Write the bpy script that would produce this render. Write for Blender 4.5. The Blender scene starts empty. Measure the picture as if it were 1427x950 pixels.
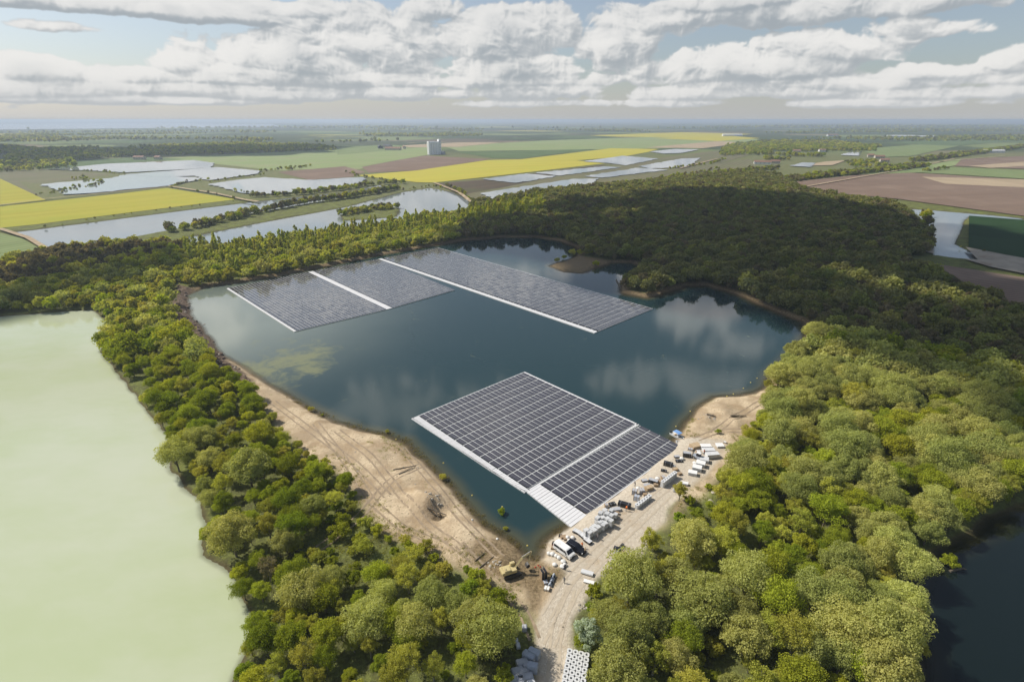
import bpy, bmesh, math, random
import numpy as np
from mathutils import Vector, Matrix
random.seed(7); rng = np.random.default_rng(7)
S = bpy.context.scene; C = S.collection
H = 90.0; F = 760.0; P = math.atan(308/760); CP, SP = math.cos(P), math.sin(P)
def G(x, y, z=0.0):
    """photo pixel (1427 wide) -> ground point at height z (metres)"""
    u = (x-713.5)/F; v = (y-475)/F
    t = (H-z)/(v*CP+SP)
    return np.array([u*t, (CP-v*SP)*t])
def poly(pts, z=0.0): return np.array([G(a, b, z) for a, b in pts])
# ------------------------------------------------------------------ numpy noise
def _h(ix, iy, s):
    n = (ix.astype(np.int64)*374761393 + iy.astype(np.int64)*668265263 + s*974634777) & 0x7fffffff
    n = (n ^ (n >> 13))*1274126177 & 0x7fffffff
    return ((n ^ (n >> 16)) & 0xffff)/65535.0
def vnoise(x, y, s=0):
    ix = np.floor(x); iy = np.floor(y); fx = x-ix; fy = y-iy
    fx = fx*fx*(3-2*fx); fy = fy*fy*(3-2*fy)
    a = _h(ix, iy, s); b = _h(ix+1, iy, s); c = _h(ix, iy+1, s); d = _h(ix+1, iy+1, s)
    return (a*(1-fx)+b*fx)*(1-fy)+(c*(1-fx)+d*fx)*fy
def fbm(x, y, sc, o=4, s=0):
    r = 0; a = .5
    for i in range(o):
        r = r+a*(vnoise(x/sc*2**i, y/sc*2**i, s+i)-.5); a *= .5
    return r*2
def sdist(X, Y, pg):
    """signed distance to polygon, positive inside"""
    X = np.asarray(X, float); Y = np.asarray(Y, float)
    d = np.full(X.shape, 1e18); ins = np.zeros(X.shape, bool); n = len(pg)
    for i in range(n):
        ax, ay = pg[i]; bx, by = pg[(i+1) % n]
        ex, ey = bx-ax, by-ay; l = ex*ex+ey*ey+1e-9
        t = np.clip(((X-ax)*ex+(Y-ay)*ey)/l, 0, 1)
        d = np.minimum(d, (X-ax-t*ex)**2+(Y-ay-t*ey)**2)
        c = ((ay > Y) != (by > Y))
        with np.errstate(divide='ignore', invalid='ignore'):
            xi = ax+(Y-ay)/(by-ay if by != ay else 1e-9)*ex
        ins ^= c & (X < xi)
    d = np.sqrt(d)
    return np.where(ins, d, -d)
def sdline(X, Y, pl):
    d = np.full(np.shape(X), 1e18)
    for i in range(len(pl)-1):
        ax, ay = pl[i]; ex, ey = pl[i+1][0]-ax, pl[i+1][1]-ay
        t = np.clip(((X-ax)*ex+(Y-ay)*ey)/(ex*ex+ey*ey+1e-9), 0, 1)
        d = np.minimum(d, (X-ax-t*ex)**2+(Y-ay-t*ey)**2)
    return np.sqrt(d)
def sst(x, a, b):
    t = np.clip((x-a)/(b-a), 0, 1); return t*t*(3-2*t)
# ------------------------------------------------------------------ tagging and meshes
def tag(o, label=None, cat=None, group=None, kind=None):
    if label and not 4 <= len(label.split()) <= 16: print('LABEL', label)
    if label: o['label'] = label
    if cat: o['category'] = cat
    if group: o['group'] = group
    if kind: o['kind'] = kind
    return o
def empty(name, loc, rz=0, label=None, cat=None, group=None):
    o = bpy.data.objects.new(name, None); C.objects.link(o)
    o.location = loc; o.rotation_euler = (0, 0, rz); o.empty_display_size = .5
    return tag(o, label, cat, group)
def npmesh(name, V, Fc, mats, smooth=False, attrs=None, mi=None, parent=None, uv=None, link=True):
    """V (n,3), Fc (m,k) uniform faces"""
    V = np.asarray(V, np.float32); Fc = np.asarray(Fc, np.int32); m, k = Fc.shape
    me = bpy.data.meshes.new(name)
    me.vertices.add(len(V)); me.vertices.foreach_set('co', V.ravel())
    me.loops.add(m*k); me.loops.foreach_set('vertex_index', Fc.ravel())
    me.polygons.add(m); me.polygons.foreach_set('loop_start', np.arange(0, m*k, k, dtype=np.int32))
    me.polygons.foreach_set('loop_total', np.full(m, k, np.int32))
    if mi is not None: me.polygons.foreach_set('material_index', np.asarray(mi, np.int32))
    me.polygons.foreach_set('use_smooth', np.full(m, smooth))
    if uv is not None:
        l = me.uv_layers.new(name='UVMap'); l.data.foreach_set('uv', np.asarray(uv, np.float32).ravel())
    for a, v in (attrs or {}).items():
        v = np.asarray(v, np.float32)
        if v.ndim == 2:
            at = me.attributes.new(a, 'FLOAT_COLOR', 'POINT'); at.data.foreach_set('color', v.ravel())
        else:
            at = me.attributes.new(a, 'FLOAT', 'POINT'); at.data.foreach_set('value', v)
    me.update(calc_edges=True)
    for mt in (mats if isinstance(mats, (list, tuple)) else [mats]): me.materials.append(mt)
    o = bpy.data.objects.new(name, me)
    if link: C.objects.link(o)
    if parent: o.parent = parent
    return o
class MB:
    """collects small shapes for ONE mesh"""
    def __init__(s): s.v = []; s.f = []; s.m = []; s.sm = []
    def add(s, vs, fs, mi=0, smooth=False):
        b = len(s.v); s.v += [tuple(v) for v in vs]
        for f in fs: s.f.append([i+b for i in f]); s.m.append(mi); s.sm.append(smooth)
        return s
    def box(s, c, d, rz=0, mi=0, taper=0, ry=0, jit=0):
        hx, hy, hz = d[0]/2, d[1]/2, d[2]/2; vs = []
        R = Matrix.Rotation(rz, 3, 'Z') @ Matrix.Rotation(ry, 3, 'Y')
        for z in (-1, 1):
            k = 1-taper if z > 0 else 1
            for x, y in ((-1, -1), (1, -1), (1, 1), (-1, 1)):
                p = R @ Vector((x*hx*k, y*hy*k, z*hz))+Vector(c)
                if jit: p += Vector((random.uniform(-jit, jit), random.uniform(-jit, jit), random.uniform(-jit, jit)))
                vs.append(p)
        return s.add(vs, [(3, 2, 1, 0), (4, 5, 6, 7), (0, 1, 5, 4), (1, 2, 6, 5), (2, 3, 7, 6), (3, 0, 4, 7)], mi)
    def tube(s, a, b, r0, r1=None, n=8, mi=0, cap=True, smooth=True):
        a = Vector(a); b = Vector(b); r1 = r0 if r1 is None else r1
        d = (b-a).normalized(); q = d.to_track_quat('Z', 'Y')
        vs = []
        for p, r in ((a, r0), (b, r1)):
            for i in range(n):
                t = 2*math.pi*i/n; vs.append(p+q @ Vector((math.cos(t)*r, math.sin(t)*r, 0)))
        s.add(vs, [(i, (i+1) % n, n+(i+1) % n, n+i) for i in range(n)], mi, smooth)
        if cap: s.add(vs[:n], [tuple(range(n))[::-1]], mi); s.add(vs[n:], [tuple(range(n))], mi)
        return s
    def prism(s, prof, y0, y1, mi=0, inset=None):
        """side profile (x,z) extruded along y; inset(x,z)->y shrink factor"""
        n = len(prof); f = inset or (lambda x, z: 1.0)
        vs = [(x, y0*f(x, z), z) for x, z in prof]+[(x, y1*f(x, z), z) for x, z in prof]
        return s.add(vs, [tuple(range(n)), tuple(range(2*n-1, n-1, -1))]+[(i, n+i, n+(i+1) % n, (i+1) % n) for i in range(n)], mi)
    def build(s, name, mats, parent=None, bevel=0, loc=None):
        me = bpy.data.meshes.new(name); me.from_pydata(s.v, [], s.f)
        for i, p in enumerate(me.polygons): p.material_index = s.m[i]; p.use_smooth = s.sm[i]
        for mt in (mats if isinstance(mats, (list, tuple)) else [mats]): me.materials.append(mt)
        bm = bmesh.new(); bm.from_mesh(me); bmesh.ops.recalc_face_normals(bm, faces=bm.faces)
        if bevel: bmesh.ops.bevel(bm, geom=[e for e in bm.edges if e.is_manifold and e.calc_face_angle(0) > .5], offset=bevel, segments=2, affect='EDGES', clamp_overlap=True)
        bm.to_mesh(me); bm.free()
        o = bpy.data.objects.new(name, me); C.objects.link(o)
        if parent: o.parent = parent
        if loc is not None: o.location = loc
        return o
def copy_thing(src, loc, rz, label=None, scale=None):
    r = src.copy(); C.objects.link(r); r.location = loc; r.rotation_euler = (0, 0, rz)
    if scale: r.scale = scale
    if label: r['label'] = label
    for ch in list(src.children):
        c = ch.copy(); C.objects.link(c); c.parent = r
        for g in ch.children:
            d = g.copy(); C.objects.link(d); d.parent = c
    return r
# ------------------------------------------------------------------ materials
class NT:
    def __init__(s, name):
        s.m = bpy.data.materials.new(name); s.m.use_nodes = True; s.t = s.m.node_tree; s.t.nodes.clear()
        s.out = s.n('ShaderNodeOutputMaterial')
    def n(s, ty, **k):
        x = s.t.nodes.new(ty)
        for a, v in k.items():
            if a.startswith('i_'): s.set(x, a[2:], v)
            else: setattr(x, a, v)
        return x
    def set(s, x, key, v):
        if key.isdigit(): key = int(key)
        inp = x.inputs[key]
        if isinstance(v, bpy.types.NodeSocket): s.t.links.new(v, inp)
        else: inp.default_value = v
    def math(s, op, a, b=None, c=None, clamp=False):
        x = s.t.nodes.new('ShaderNodeMath'); x.operation = op; x.use_clamp = clamp
        for i, v in enumerate((a, b, c)):
            if v is not None: s.set(x, str(i), v)
        return x.outputs[0]
    def mix(s, f, a, b, bt='MIX'):
        x = s.t.nodes.new('ShaderNodeMix'); x.data_type = 'RGBA'; x.blend_type = bt; x.clamp_factor = True
        s.set(x, '0', f)
        for i, v in ((6, a), (7, b)):
            if isinstance(v, (tuple, list)): v = tuple(v)+(1,) if len(v) == 3 else tuple(v)
            s.set(x, str(i), v)
        return x.outputs[2]
    def coord(s, sc=None, kind='Object'):
        o = s.n('ShaderNodeTexCoord').outputs[kind]
        if sc is None: return o
        m = s.n('ShaderNodeMapping'); s.set(m, 'Vector', o); m.inputs['Scale'].default_value = sc if isinstance(sc, tuple) else (sc,)*3
        return m.outputs[0]
    def noise(s, vec, scale, detail=4, rough=.55, dist=0):
        x = s.n('ShaderNodeTexNoise'); s.set(x, 'Vector', vec); s.set(x, 'Scale', scale); s.set(x, 'Detail', detail); s.set(x, 'Roughness', rough); s.set(x, 'Distortion', dist)
        return x.outputs['Fac']
    def ss(s, v, a, b):
        x = s.n('ShaderNodeMapRange', interpolation_type='SMOOTHSTEP'); s.set(x, 'Value', v); s.set(x, 'From Min', a); s.set(x, 'From Max', b)
        return x.outputs[0]
    def attr(s, name, out='Fac'):
        x = s.n('ShaderNodeAttribute'); x.attribute_name = name; return x.outputs[out]
    def bsdf(s, col, rough=.8, bump=None, bstr=.3, bdist=.1, **k):
        b = s.n('ShaderNodeBsdfPrincipled')
        if isinstance(col, (tuple, list)): col = tuple(col)+(1,)
        s.set(b, 'Base Color', col); s.set(b, 'Roughness', rough)
        for a, v in k.items(): s.set(b, a.replace('_', ' '), v)
        if bump is not None:
            q = s.n('ShaderNodeBump'); s.set(q, 'Height', bump); s.set(q, 'Strength', bstr); s.set(q, 'Distance', bdist); s.set(b, 'Normal', q.outputs[0])
        return b.outputs[0]
    def done(s, sh): s.t.links.new(sh, s.out.inputs[0]); return s.m
def plain(name, col, rough=.6, var=.12, sc=3.0, metal=0.0, spec=.5, dirt=None):
    n = NT(name); v = n.noise(n.coord(), sc, 5)
    c2 = tuple(c*(1-var*2) for c in col); c3 = tuple(min(1, c*(1+var)) for c in col)
    c = n.mix(v, c2, c3)
    if dirt: c = n.mix(n.ss(n.noise(n.coord(), sc*.5, 6, .7), .5, .68), c, dirt)
    return n.done(n.bsdf(c, rough, bump=v, bstr=.1, Metallic=metal, Specular_IOR_Level=spec))
M = {}
M['white'] = plain('white_paint', (.78, .78, .76), .35, .03, 1.5, dirt=(.6, .57, .5))
M['whiteplastic'] = plain('white_plastic', (.62, .63, .63), .5, .06, 2, dirt=(.45, .44, .42))
M['greyplastic'] = plain('grey_plastic', (.45, .46, .48), .45, .15, 3)
M['bluegrey'] = plain('bluegrey_wrap', (.44, .48, .54), .3, .2, 4)
M['black'] = plain('black_plastic', (.02, .02, .022), .4, .2)
M['rubber'] = plain('rubber', (.025, .025, .025), .8, .2)
M['darkglass'] = plain('dark_glass', (.012, .014, .018), .08, .1)
M['blackpaint'] = plain('black_car_paint', (.012, .013, .016), .15, .1)
M['chrome'] = plain('metal', (.6, .6, .6), .3, .1, metal=1.0)
M['yellowpaint'] = plain('yellow_paint', (.58, .48, .24), .5, .12, 2, dirt=(.35, .27, .15))
M['darkmetal'] = plain('dark_metal', (.06, .055, .05), .6, .25)
M['wood'] = plain('pallet_wood', (.36, .26, .16), .8, .25, 6)
M['card'] = plain('cardboard', (.48, .36, .22), .8, .12, 3)
M['fabric_white'] = plain('white_bag_fabric', (.7, .69, .65), .8, .1, 5)
M['blue'] = plain('blue_canvas', (.17, .33, .62), .7, .1, 5)
M['red'] = plain('red_plastic', (.6, .03, .02), .5, .1)
M['orange'] = plain('orange_vest', (.8, .2, .03), .8, .1)
M['navy'] = plain('navy_cloth', (.03, .04, .08), .85, .2)
M['skin'] = plain('skin', (.5, .3, .2), .6, .05)
M['hair'] = plain('hair', (.04, .025, .015), .7, .2)
M['cloth_grey'] = plain('grey_cloth', (.2, .2, .2), .85, .2)
M['light'] = plain('lamp_glass', (.8, .8, .78), .1, .03)
M['stone'] = plain('stone', (.42, .38, .31), .85, .2, 2)
M['rock'] = plain('brown_rock', (.17, .12, .085), .9, .35, 1.2)
M['concrete'] = plain('white_concrete', (.92, .92, .93), .8, .06, .08)
M['roof'] = plain('tile_roof', (.27, .15, .10), .85, .2, .3)
M['darkroof'] = plain('dark_roof', (.06, .065, .08), .7, .2, .3)
M['wall'] = plain('cream_wall', (.55, .50, .42), .85, .1, .3)
M['bark'] = plain('bark', (.17, .14, .10), .9, .25, 2)
M['palebark'] = plain('pale_bark', (.30, .27, .20), .9, .2, 2)
M['mud'] = plain('mud', (.15, .115, .075), .85, .25, .6)
M['track'] = plain('wheel_track', (.34, .26, .17), .9, .3, .8)
M['palegravel'] = plain('pale_gravel', (.50, .44, .36), .95, .12, 2)
def leafmat(name, a, b, sat=1.0):
    n = NT(name)
    oi = n.n('ShaderNodeObjectInfo').outputs['Random']
    lv = n.attr('leaf')
    tv = n.attr('tint')
    r = n.math('FRACT', n.math('ADD', oi, tv))
    c = n.mix(r, a, b)
    c = n.mix(lv, n.mix(1.0, c, (.72, .76, .7), 'MULTIPLY'), c)
    hs = n.n('ShaderNodeHueSaturation'); n.set(hs, 'Color', c)
    n.set(hs, 'Hue', n.math('MULTIPLY_ADD', n.math('FRACT', n.math('MULTIPLY', r, 7.31)), .026, .492))
    n.set(hs, 'Value', n.math('MULTIPLY_ADD', n.math('FRACT', n.math('MULTIPLY', r, 13.7)), .40, .85))
    c = hs.outputs[0]
    d = n.n('ShaderNodeBsdfDiffuse'); n.set(d, 'Color', c)
    t = n.n('ShaderNodeBsdfTranslucent'); n.set(t, 'Color', n.mix(1.0, c, (1.15, 1.1, .5), 'MULTIPLY'))
    m = n.n('ShaderNodeMixShader'); n.set(m, '0', .46); n.set(m, '1', d.outputs[0]); n.set(m, '2', t.outputs[0])
    return n.done(m.outputs[0])
LM = {
 'willow': leafmat('willow_leaves', (.42, .43, .135), (.56, .54, .18)),
 'broad': leafmat('green_leaves', (.30, .35, .032), (.49, .49, .055)),
 'olive': leafmat('olive_leaves', (.44, .43, .075), (.58, .54, .11)),
 'poplar': leafmat('poplar_leaves', (.38, .41, .065), (.54, .51, .095)),
 'bare': leafmat('bare_twigs', (.23, .19, .12), (.30, .25, .145)),
 'dark': leafmat('dark_leaves', (.23, .235, .10), (.31, .29, .125)),
 'forestgreen': leafmat('forest_leaves', (.27, .295, .095), (.36, .345, .11)),
 'grassy': leafmat('grass_blades', (.30, .31, .09), (.42, .39, .12)),
 'silver': leafmat('silver_leaves', (.44, .50, .38), (.56, .60, .52)),
}
# ------------------------------------------------------------------ water bodies and ground zones (photo outlines projected on the ground)
WL = -1.0
LAKE = poly([(262,428),(258,412),(285,400),(330,394),(380,386),(450,372),(520,357),(600,343),(650,335),(700,331),(750,331),(780,336),(800,343),(812,350),
 (800,360),(778,366),(768,371),(785,379),(812,381),(830,373),(850,366),(880,366),(900,374),(892,384),(868,395),(866,408),(900,415),(930,408),(955,399),(985,398),(1012,406),(1045,418),(1080,434),(1118,448),(1128,462),
 (1110,490),(1080,520),(1068,538),(1055,549),(1025,553),(998,555),(975,568),(962,584),(952,600),(944,613),(935,628),(868,678),(800,729),(775,743),(758,757),(753,775),(742,783),(728,776),(718,763),(695,749),(676,735),(658,720),(642,702),(627,682),(604,662),(590,645),(573,631),(560,616),(535,606),(500,600),(470,592),(440,578),(410,560),(380,541),(352,522),(330,507),(308,497),(296,478),(282,458),(268,444)], WL)
POND_G = poly([(-600,455),(-200,445),(0,441),(60,436),(100,433),(128,432),(140,440),(160,452),(150,470),(142,490),(160,518),(190,552),(215,585),(235,605),(238,650),(258,680),(280,700),(288,735),(286,772),(330,800),(345,832),(362,875),(345,910),(325,950),(300,1050),(250,1200),(-600,1200)], -.6)
POND_D = poly([(1800,600),(1500,655),(1427,700),(1380,722),(1330,748),(1288,780),(1262,810),(1260,850),(1275,890),(1278,950),(1260,1100),(1900,1100)], -.8)
CH1 = poly([(18,324),(150,307),(260,293),(340,283),(404,276),(480,268),(530,258),(545,264),(480,275),(354,297),(232,322),(150,337),(85,349),(64,345)], -.7)
CH2 = poly([(259,331),(350,313),(480,289),(560,268),(600,262),(632,268),(655,279),(662,292),(560,306),(480,318),(400,330),(330,338),(270,342)], -.7)
PR = poly([(1266,291),(1300,293),(1348,297),(1427,304),(1427,308),(1352,302),(1344,308),(1341,318),(1331,340),(1345,347),(1360,352),(1363,363),(1330,360),(1301,356),(1298,339),(1287,322),(1284,305)], -.9)
ISLE = [poly([(474,299),(500,290),(535,285),(557,290),(552,301),(510,305),(480,306)], 0)]
BODIES = [('lake', LAKE, WL), ('green_pond', POND_G, -.6), ('dark_pond', POND_D, -.8), ('channel', CH1, -.7), ('channel', CH2, -.7), ('quarry_pond', PR, -.9)]
SAND = poly([(262,428),(246,440),(262,470),(285,500),(330,530),(362,560),(392,600),(425,632),(468,660),(500,690),(510,725),(545,750),(590,770),(640,790),(700,812),(735,850),(748,885),(745,960),(790,960),(800,870),(790,780),(760,760),(700,745),(604,640),(500,590),(400,540),(300,470)])
GRAVEL = poly([(1008,612),(1012,628),(985,660),(950,695),(915,735),(885,785),(840,805),(812,830),(800,865),(795,905),(800,990),(742,990),(745,930),(752,870),(768,828),(784,800),(765,785),(752,772),(760,752),(800,722),(870,670),(945,608)])
BEACH = poly([(930,620),(950,595),(965,568),(1000,545),(1060,535),(1088,558),(1060,585),(1040,612),(1028,645),(1000,672),(962,704),(928,738),(905,740),(985,650)])
ROCKY = poly([(250,398),(268,402),(272,430),(300,470),(320,500),(355,530),(345,540),(300,515),(268,480),(240,440),(238,410)])
MUDDY = poly([(640,770),(700,745),(745,765),(765,790),(790,790),(775,815),(745,850),(720,820),(680,800)])
SPIT = poly([(755,362),(790,354),(815,358),(850,364),(850,378),(800,384),(762,378)])
GRASSY = poly([(380,800),(420,760),(500,720),(560,745),(600,775),(560,800),(480,800),(430,830)])
def terrain(X, Y):
    X = np.asarray(X, float); Y = np.asarray(Y, float)
    near = 1-sst(np.hypot(X, Y), 420, 650)
    z = .35*fbm(X, Y, 38, 4, 3)*near
    sands = np.maximum(sdist(X, Y, SAND), sdist(X, Y, BEACH))
    sn = sst(sands+3*fbm(X, Y, 12, 3, 9), -2, 2)
    gr = sst(sdist(X, Y, GRAVEL)+1.6*fbm(X, Y, 7, 3, 19), -.8, .8)
    z = z+sn*(1-gr)*(.35*fbm(X, Y, 6, 4, 5)+.12*fbm(X, Y, 1.6, 2, 6))
    z = z*(1-.8*gr)
    # spoil heaps on the sand and by the digger
    for (a, b, r, h) in ((592,697,4.2,1.7),(600,705,3.2,1.4),(580,688,3,1.0),(610,716,2.6,-1.2),(560,668,4,.5),(705,790,2.4,1.2),(697,783,2,.9),(980,585,3.2,1.4),(1010,575,4,1.2),(1025,590,3,.9),(640,745,5,.5),(520,630,8,.5),(1000,690,3,1.6),(960,705,3,1.2),(762,790,2,-.5)):
        g = G(a, b); d2 = ((X-g[0])**2+(Y-g[1])**2)/r**2
        z = z+h*np.exp(-d2*1.6)*(1+.5*fbm(X, Y, 1.8, 2, 31))
    rk = sst(sdist(X, Y, ROCKY)+1.5*fbm(X, Y, 5, 2, 8), -1, 1.5)
    z = z+rk*(.5+1.3*np.abs(fbm(X, Y, 4, 4, 12)))
    sds = []
    for nm, pg, wl in BODIES:
        sd = sdist(X, Y, pg)+1.3*fbm(X, Y, 9, 4, 21)*sst(np.abs(np.hypot(X, Y)), 0, 60)
        if nm == 'channel':
            for i in ISLE: sd = np.minimum(sd, -sdist(X, Y, i)+.6*fbm(X, Y, 8, 2, 2))
        sds.append(sd)
        out = -sd                                         # distance outside
        k = sst(out, -1, 5 if nm == 'lake' else 3.5)
        bank = wl+np.clip(out, -14, 60)*.22
        z = np.where(out < 9, z*k+np.minimum(bank, z)*(1-k), z)
        z = np.where(sd > 0, np.minimum(z, wl-.22*np.minimum(sd, 12)), z)
    return z, dict(sand=sn, gravel=gr, rocky=rk, mud=np.maximum(sst(sdist(X, Y, MUDDY)+2*fbm(X, Y, 5, 3, 4), -1, 1.5), np.maximum(sst(sdist(X, Y, SPIT), -4, 0), sst(sds[0]+2*fbm(X, Y, 7, 3, 4), -6, -3))*(1-sn)*(1-gr)), sds=sds)
def tz(x, y): return float(terrain(np.array([x]), np.array([y]))[0][0])
def at(a, b, z=0.0):
    g_ = G(a, b, z); return (g_[0], g_[1], tz(g_[0], g_[1]))
# ------------------------------------------------------------------ people
def person(label, loc, rz, top, legs, bend=0.0, arm=.2, vest=None, stride=.12):
    J = {}; V = []; E_ = []; Rr = []
    def j(n_, p, r, par=None):
        J[n_] = len(V); V.append(p); Rr.append(r)
        if par is not None: E_.append((J[par], J[n_]))
    sb = math.sin(bend); cb = math.cos(bend)
    up = lambda h, x=0, y=0: (x*cb+h*sb, y, .95+h*cb-x*sb)
    j('pel', (0, 0, .95), .145); j('wa', up(.18), .125, 'pel'); j('ch', up(.40), .15, 'wa'); j('nb', up(.54), .06, 'ch'); j('nk', up(.60, .01), .055, 'nb'); j('hd', up(.70, .03), .095, 'nk'); j('ht', up(.80, .02), .085, 'hd')
    j('ns', up(.69, .125), .018, 'hd')
    for s in (-1, 1):
        L = 'lr'[s > 0]
        j('hp'+L, (0, s*.09, .88), .095, 'pel'); j('kn'+L, (stride*s*.6+.03, s*.1, .50), .062, 'hp'+L); j('an'+L, (stride*s, s*.11, .09), .042, 'kn'+L); j('to'+L, (stride*s+.17, s*.12, .035), .036, 'an'+L)
        j('sh'+L, up(.47, 0, s*.18), .062, 'ch'); j('el'+L, up(.20, .04, s*.25), .043, 'sh'+L); j('wr'+L, up(.02+arm*.5, .10+arm, s*.24), .03, 'el'+L); j('pa'+L, up(-.05+arm*.6, .13+arm, s*.235), .034, 'wr'+L)
        for f in range(4):
            j('f%d%s' % (f, L), up(-.12+arm*.6-.006*abs(f-1), .15+arm+.02*f-.02, s*(.23)), .010, 'pa'+L); j('g%d%s' % (f, L), up(-.155+arm*.6+.01*abs(f-1), .14+arm+.018*f-.02, s*.215), .008, 'f%d%s' % (f, L))
        j('t'+L, up(-.07+arm*.6, .19+arm, s*.21), .011, 'pa'+L)
    me = bpy.data.meshes.new('person'); me.from_pydata(V, E_, [])
    o = bpy.data.objects.new('person', me); C.objects.link(o)
    bm = bmesh.new(); bm.from_mesh(me); lay = bm.verts.layers.skin.verify(); bm.verts.ensure_lookup_table()
    for i, v in enumerate(bm.verts): v[lay].radius = (Rr[i], Rr[i]); v[lay].use_root = (i == 0)
    bm.to_mesh(me); bm.free()
    o.modifiers.new('s', 'SKIN'); sm = o.modifiers.new('u', 'SUBSURF'); sm.levels = 1
    dg = bpy.context.evaluated_depsgraph_get(); nm = bpy.data.meshes.new_from_object(o.evaluated_get(dg)); o.modifiers.clear(); o.data = nm
    nm.materials.clear()
    for mt in (M['skin'], top, legs, M['rubber'], M['hair']): nm.materials.append(mt)
    hd = Vector(up(.72, .02)); wr_ = [Vector(V[J['wrl']]), Vector(V[J['wrr']])]
    for p in nm.polygons:
        c = p.center; p.use_smooth = True
        if (c-hd).length < .17 and (c-Vector((0, 0, .95))).length > .5: p.material_index = 4 if (c.z > hd.z+.04 or (c-hd).x < -.02) else 0
        elif min((c-w).length for w in wr_) < .11 and c.z < 1.35: p.material_index = 0
        elif c.z < .08: p.material_index = 3
        elif c.z < .93 and abs(c.y) < .21: p.material_index = 2
        else: p.material_index = 1
    o.location = loc; o.rotation_euler = (0, 0, rz); tag(o, label, 'person'); return o
PPL = [((787,794), 2.0, M['navy'], M['navy'], 0, .15, 'person in dark clothes standing on the gravel in front of the white van'),
 ((872,712), .5, M['orange'], M['navy'], .5, .3, 'person in an orange top bending over beside a black panel pack on the gravel'),
 ((833,751), 3.5, M['cloth_grey'], M['navy'], .1, .2, 'person in grey beside the nearest stack of white floats'),
 ((815,771), 1.0, M['card'], M['navy'], .2, .1, 'person in tan standing at the front of the black car'),
 ((811,763), 4.0, M['orange'], M['navy'], 0, .2, 'person in an orange top behind the bonnet of the black car'),
 ((885,677), 2.6, M['navy'], M['cloth_grey'], .3, .3, 'person in navy between the boxes near the water edge'),
 ((757,795), 5.0, M['fabric_white'], M['fabric_white'], .2, .3, 'person in white clothes standing in the mud between excavator and gravel'),
 ((981,633), 2.0, M['orange'], M['navy'], .1, .2, 'person in an orange top beside the white slabs at the far end of the yard'),
 ((786,812), 1.0, M['cloth_grey'], M['cloth_grey'], .1, .1, 'person in grey at the left edge of the gravel track')]
for (p, rz, t_, l_, bd, am, lab) in PPL: person(lab, at(*p), rz, t_, l_, bd, am)
def axis(lo, hi, a, b, st, g, far):
    c = list(np.arange(a, b, st))
    x = b; s = st
    while x < hi: c.append(x); s = st+(x-b)*g; x += s
    while x < far: c.append(x); x = x+max(s, (x-b)*.25)
    c.append(far)
    x = a; l = []
    while x > lo: s = st+(a-x)*g; x -= s; l.append(x)
    if lo < -1000:
        while x > -far: x = x-max(s, (a-x)*.25); l.append(x)
        l.append(-far)
    return np.array(sorted(set(l+c)))
xs = axis(-2500, 2500, -120, 110, 1.0, .011, 42000)
ys = axis(-60, 2500, 62, 250, 1.0, .009, 42000)
ys = np.concatenate([[-3000, -800], ys])
XX, YY = np.meshgrid(xs, ys); NX, NY = len(xs), len(ys)
fx, fy = XX.ravel(), YY.ravel()
zz = np.zeros(fx.size); info = dict(sand=np.zeros(fx.size), gravel=np.zeros(fx.size), rocky=np.zeros(fx.size), mud=np.zeros(fx.size))
SD = [np.full(fx.size, -99.0) for _ in BODIES]
sel = (np.abs(fx) < 900) & (fy > -60) & (fy < 1100)
z_, i_ = terrain(fx[sel], fy[sel]); zz[sel] = z_
for k in info: info[k][sel] = i_[k]
for i in range(len(BODIES)): SD[i][sel] = i_['sds'][i]
idx = np.arange(NX*NY).reshape(NY, NX)
ZG = zz.reshape(NY, NX)
def tz(x, y):                                            # height on the finished ground grid
    i = min(max(int(np.searchsorted(xs, x))-1, 0), NX-2); j = min(max(int(np.searchsorted(ys, y))-1, 0), NY-2)
    u = (x-xs[i])/(xs[i+1]-xs[i]); v = (y-ys[j])/(ys[j+1]-ys[j])
    return float((ZG[j, i]*(1-u)+ZG[j, i+1]*u)*(1-v)+(ZG[j+1, i]*(1-u)+ZG[j+1, i+1]*u)*v)
quads = np.stack([idx[:-1, :-1], idx[:-1, 1:], idx[1:, 1:], idx[1:, :-1]], -1).reshape(-1, 4)
# ground material
n = NT('ground')
co = n.coord()
big = n.noise(co, .012, 6, .6); mid = n.noise(co, .12, 6, .65); fine = n.noise(co, 1.3, 5, .7); vf = n.noise(co, 4.5, 3, .7)
fl = n.mix(n.ss(mid, .35, .65), (.085, .085, .035), (.15, .17, .045))
fl = n.mix(n.ss(fine, .45, .7), fl, (.20, .22, .06))
# far patchwork of fields and woods beyond the modelled fields
sep = n.n('ShaderNodeSeparateXYZ'); n.set(sep, '0', co)
vor = n.n('ShaderNodeTexVoronoi', feature='F1', distance='CHEBYCHEV'); mp = n.n('ShaderNodeMapping'); n.set(mp, '0', co); mp.inputs['Scale'].default_value = (.0016, .0023, 0); mp.inputs['Rotation'].default_value = (0, 0, .5); n.set(vor, 'Vector', mp.outputs[0]); n.set(vor, 'Scale', 1.0); n.set(vor, 'Randomness', .85)
cr = n.n('ShaderNodeValToRGB'); sx = n.n('ShaderNodeSeparateColor'); n.set(sx, '0', vor.outputs['Color']); n.set(cr, '0', sx.outputs[0])
e = cr.color_ramp; e.interpolation = 'CONSTANT'
for i, (p, c) in enumerate([(0, (.10, .15, .05)), (.2, (.16, .20, .07)), (.38, (.24, .19, .12)), (.5, (.09, .12, .04)), (.66, (.20, .24, .09)), (.82, (.42, .38, .06)), (.88, (.13, .10, .07))]):
    if i < 2: el = e.elements[i]; el.position = p
    else: el = e.elements.new(p)
    el.color = c+(1,)
wood = n.ss(n.noise(co, .0011, 6, .65), .47, .50)
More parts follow.
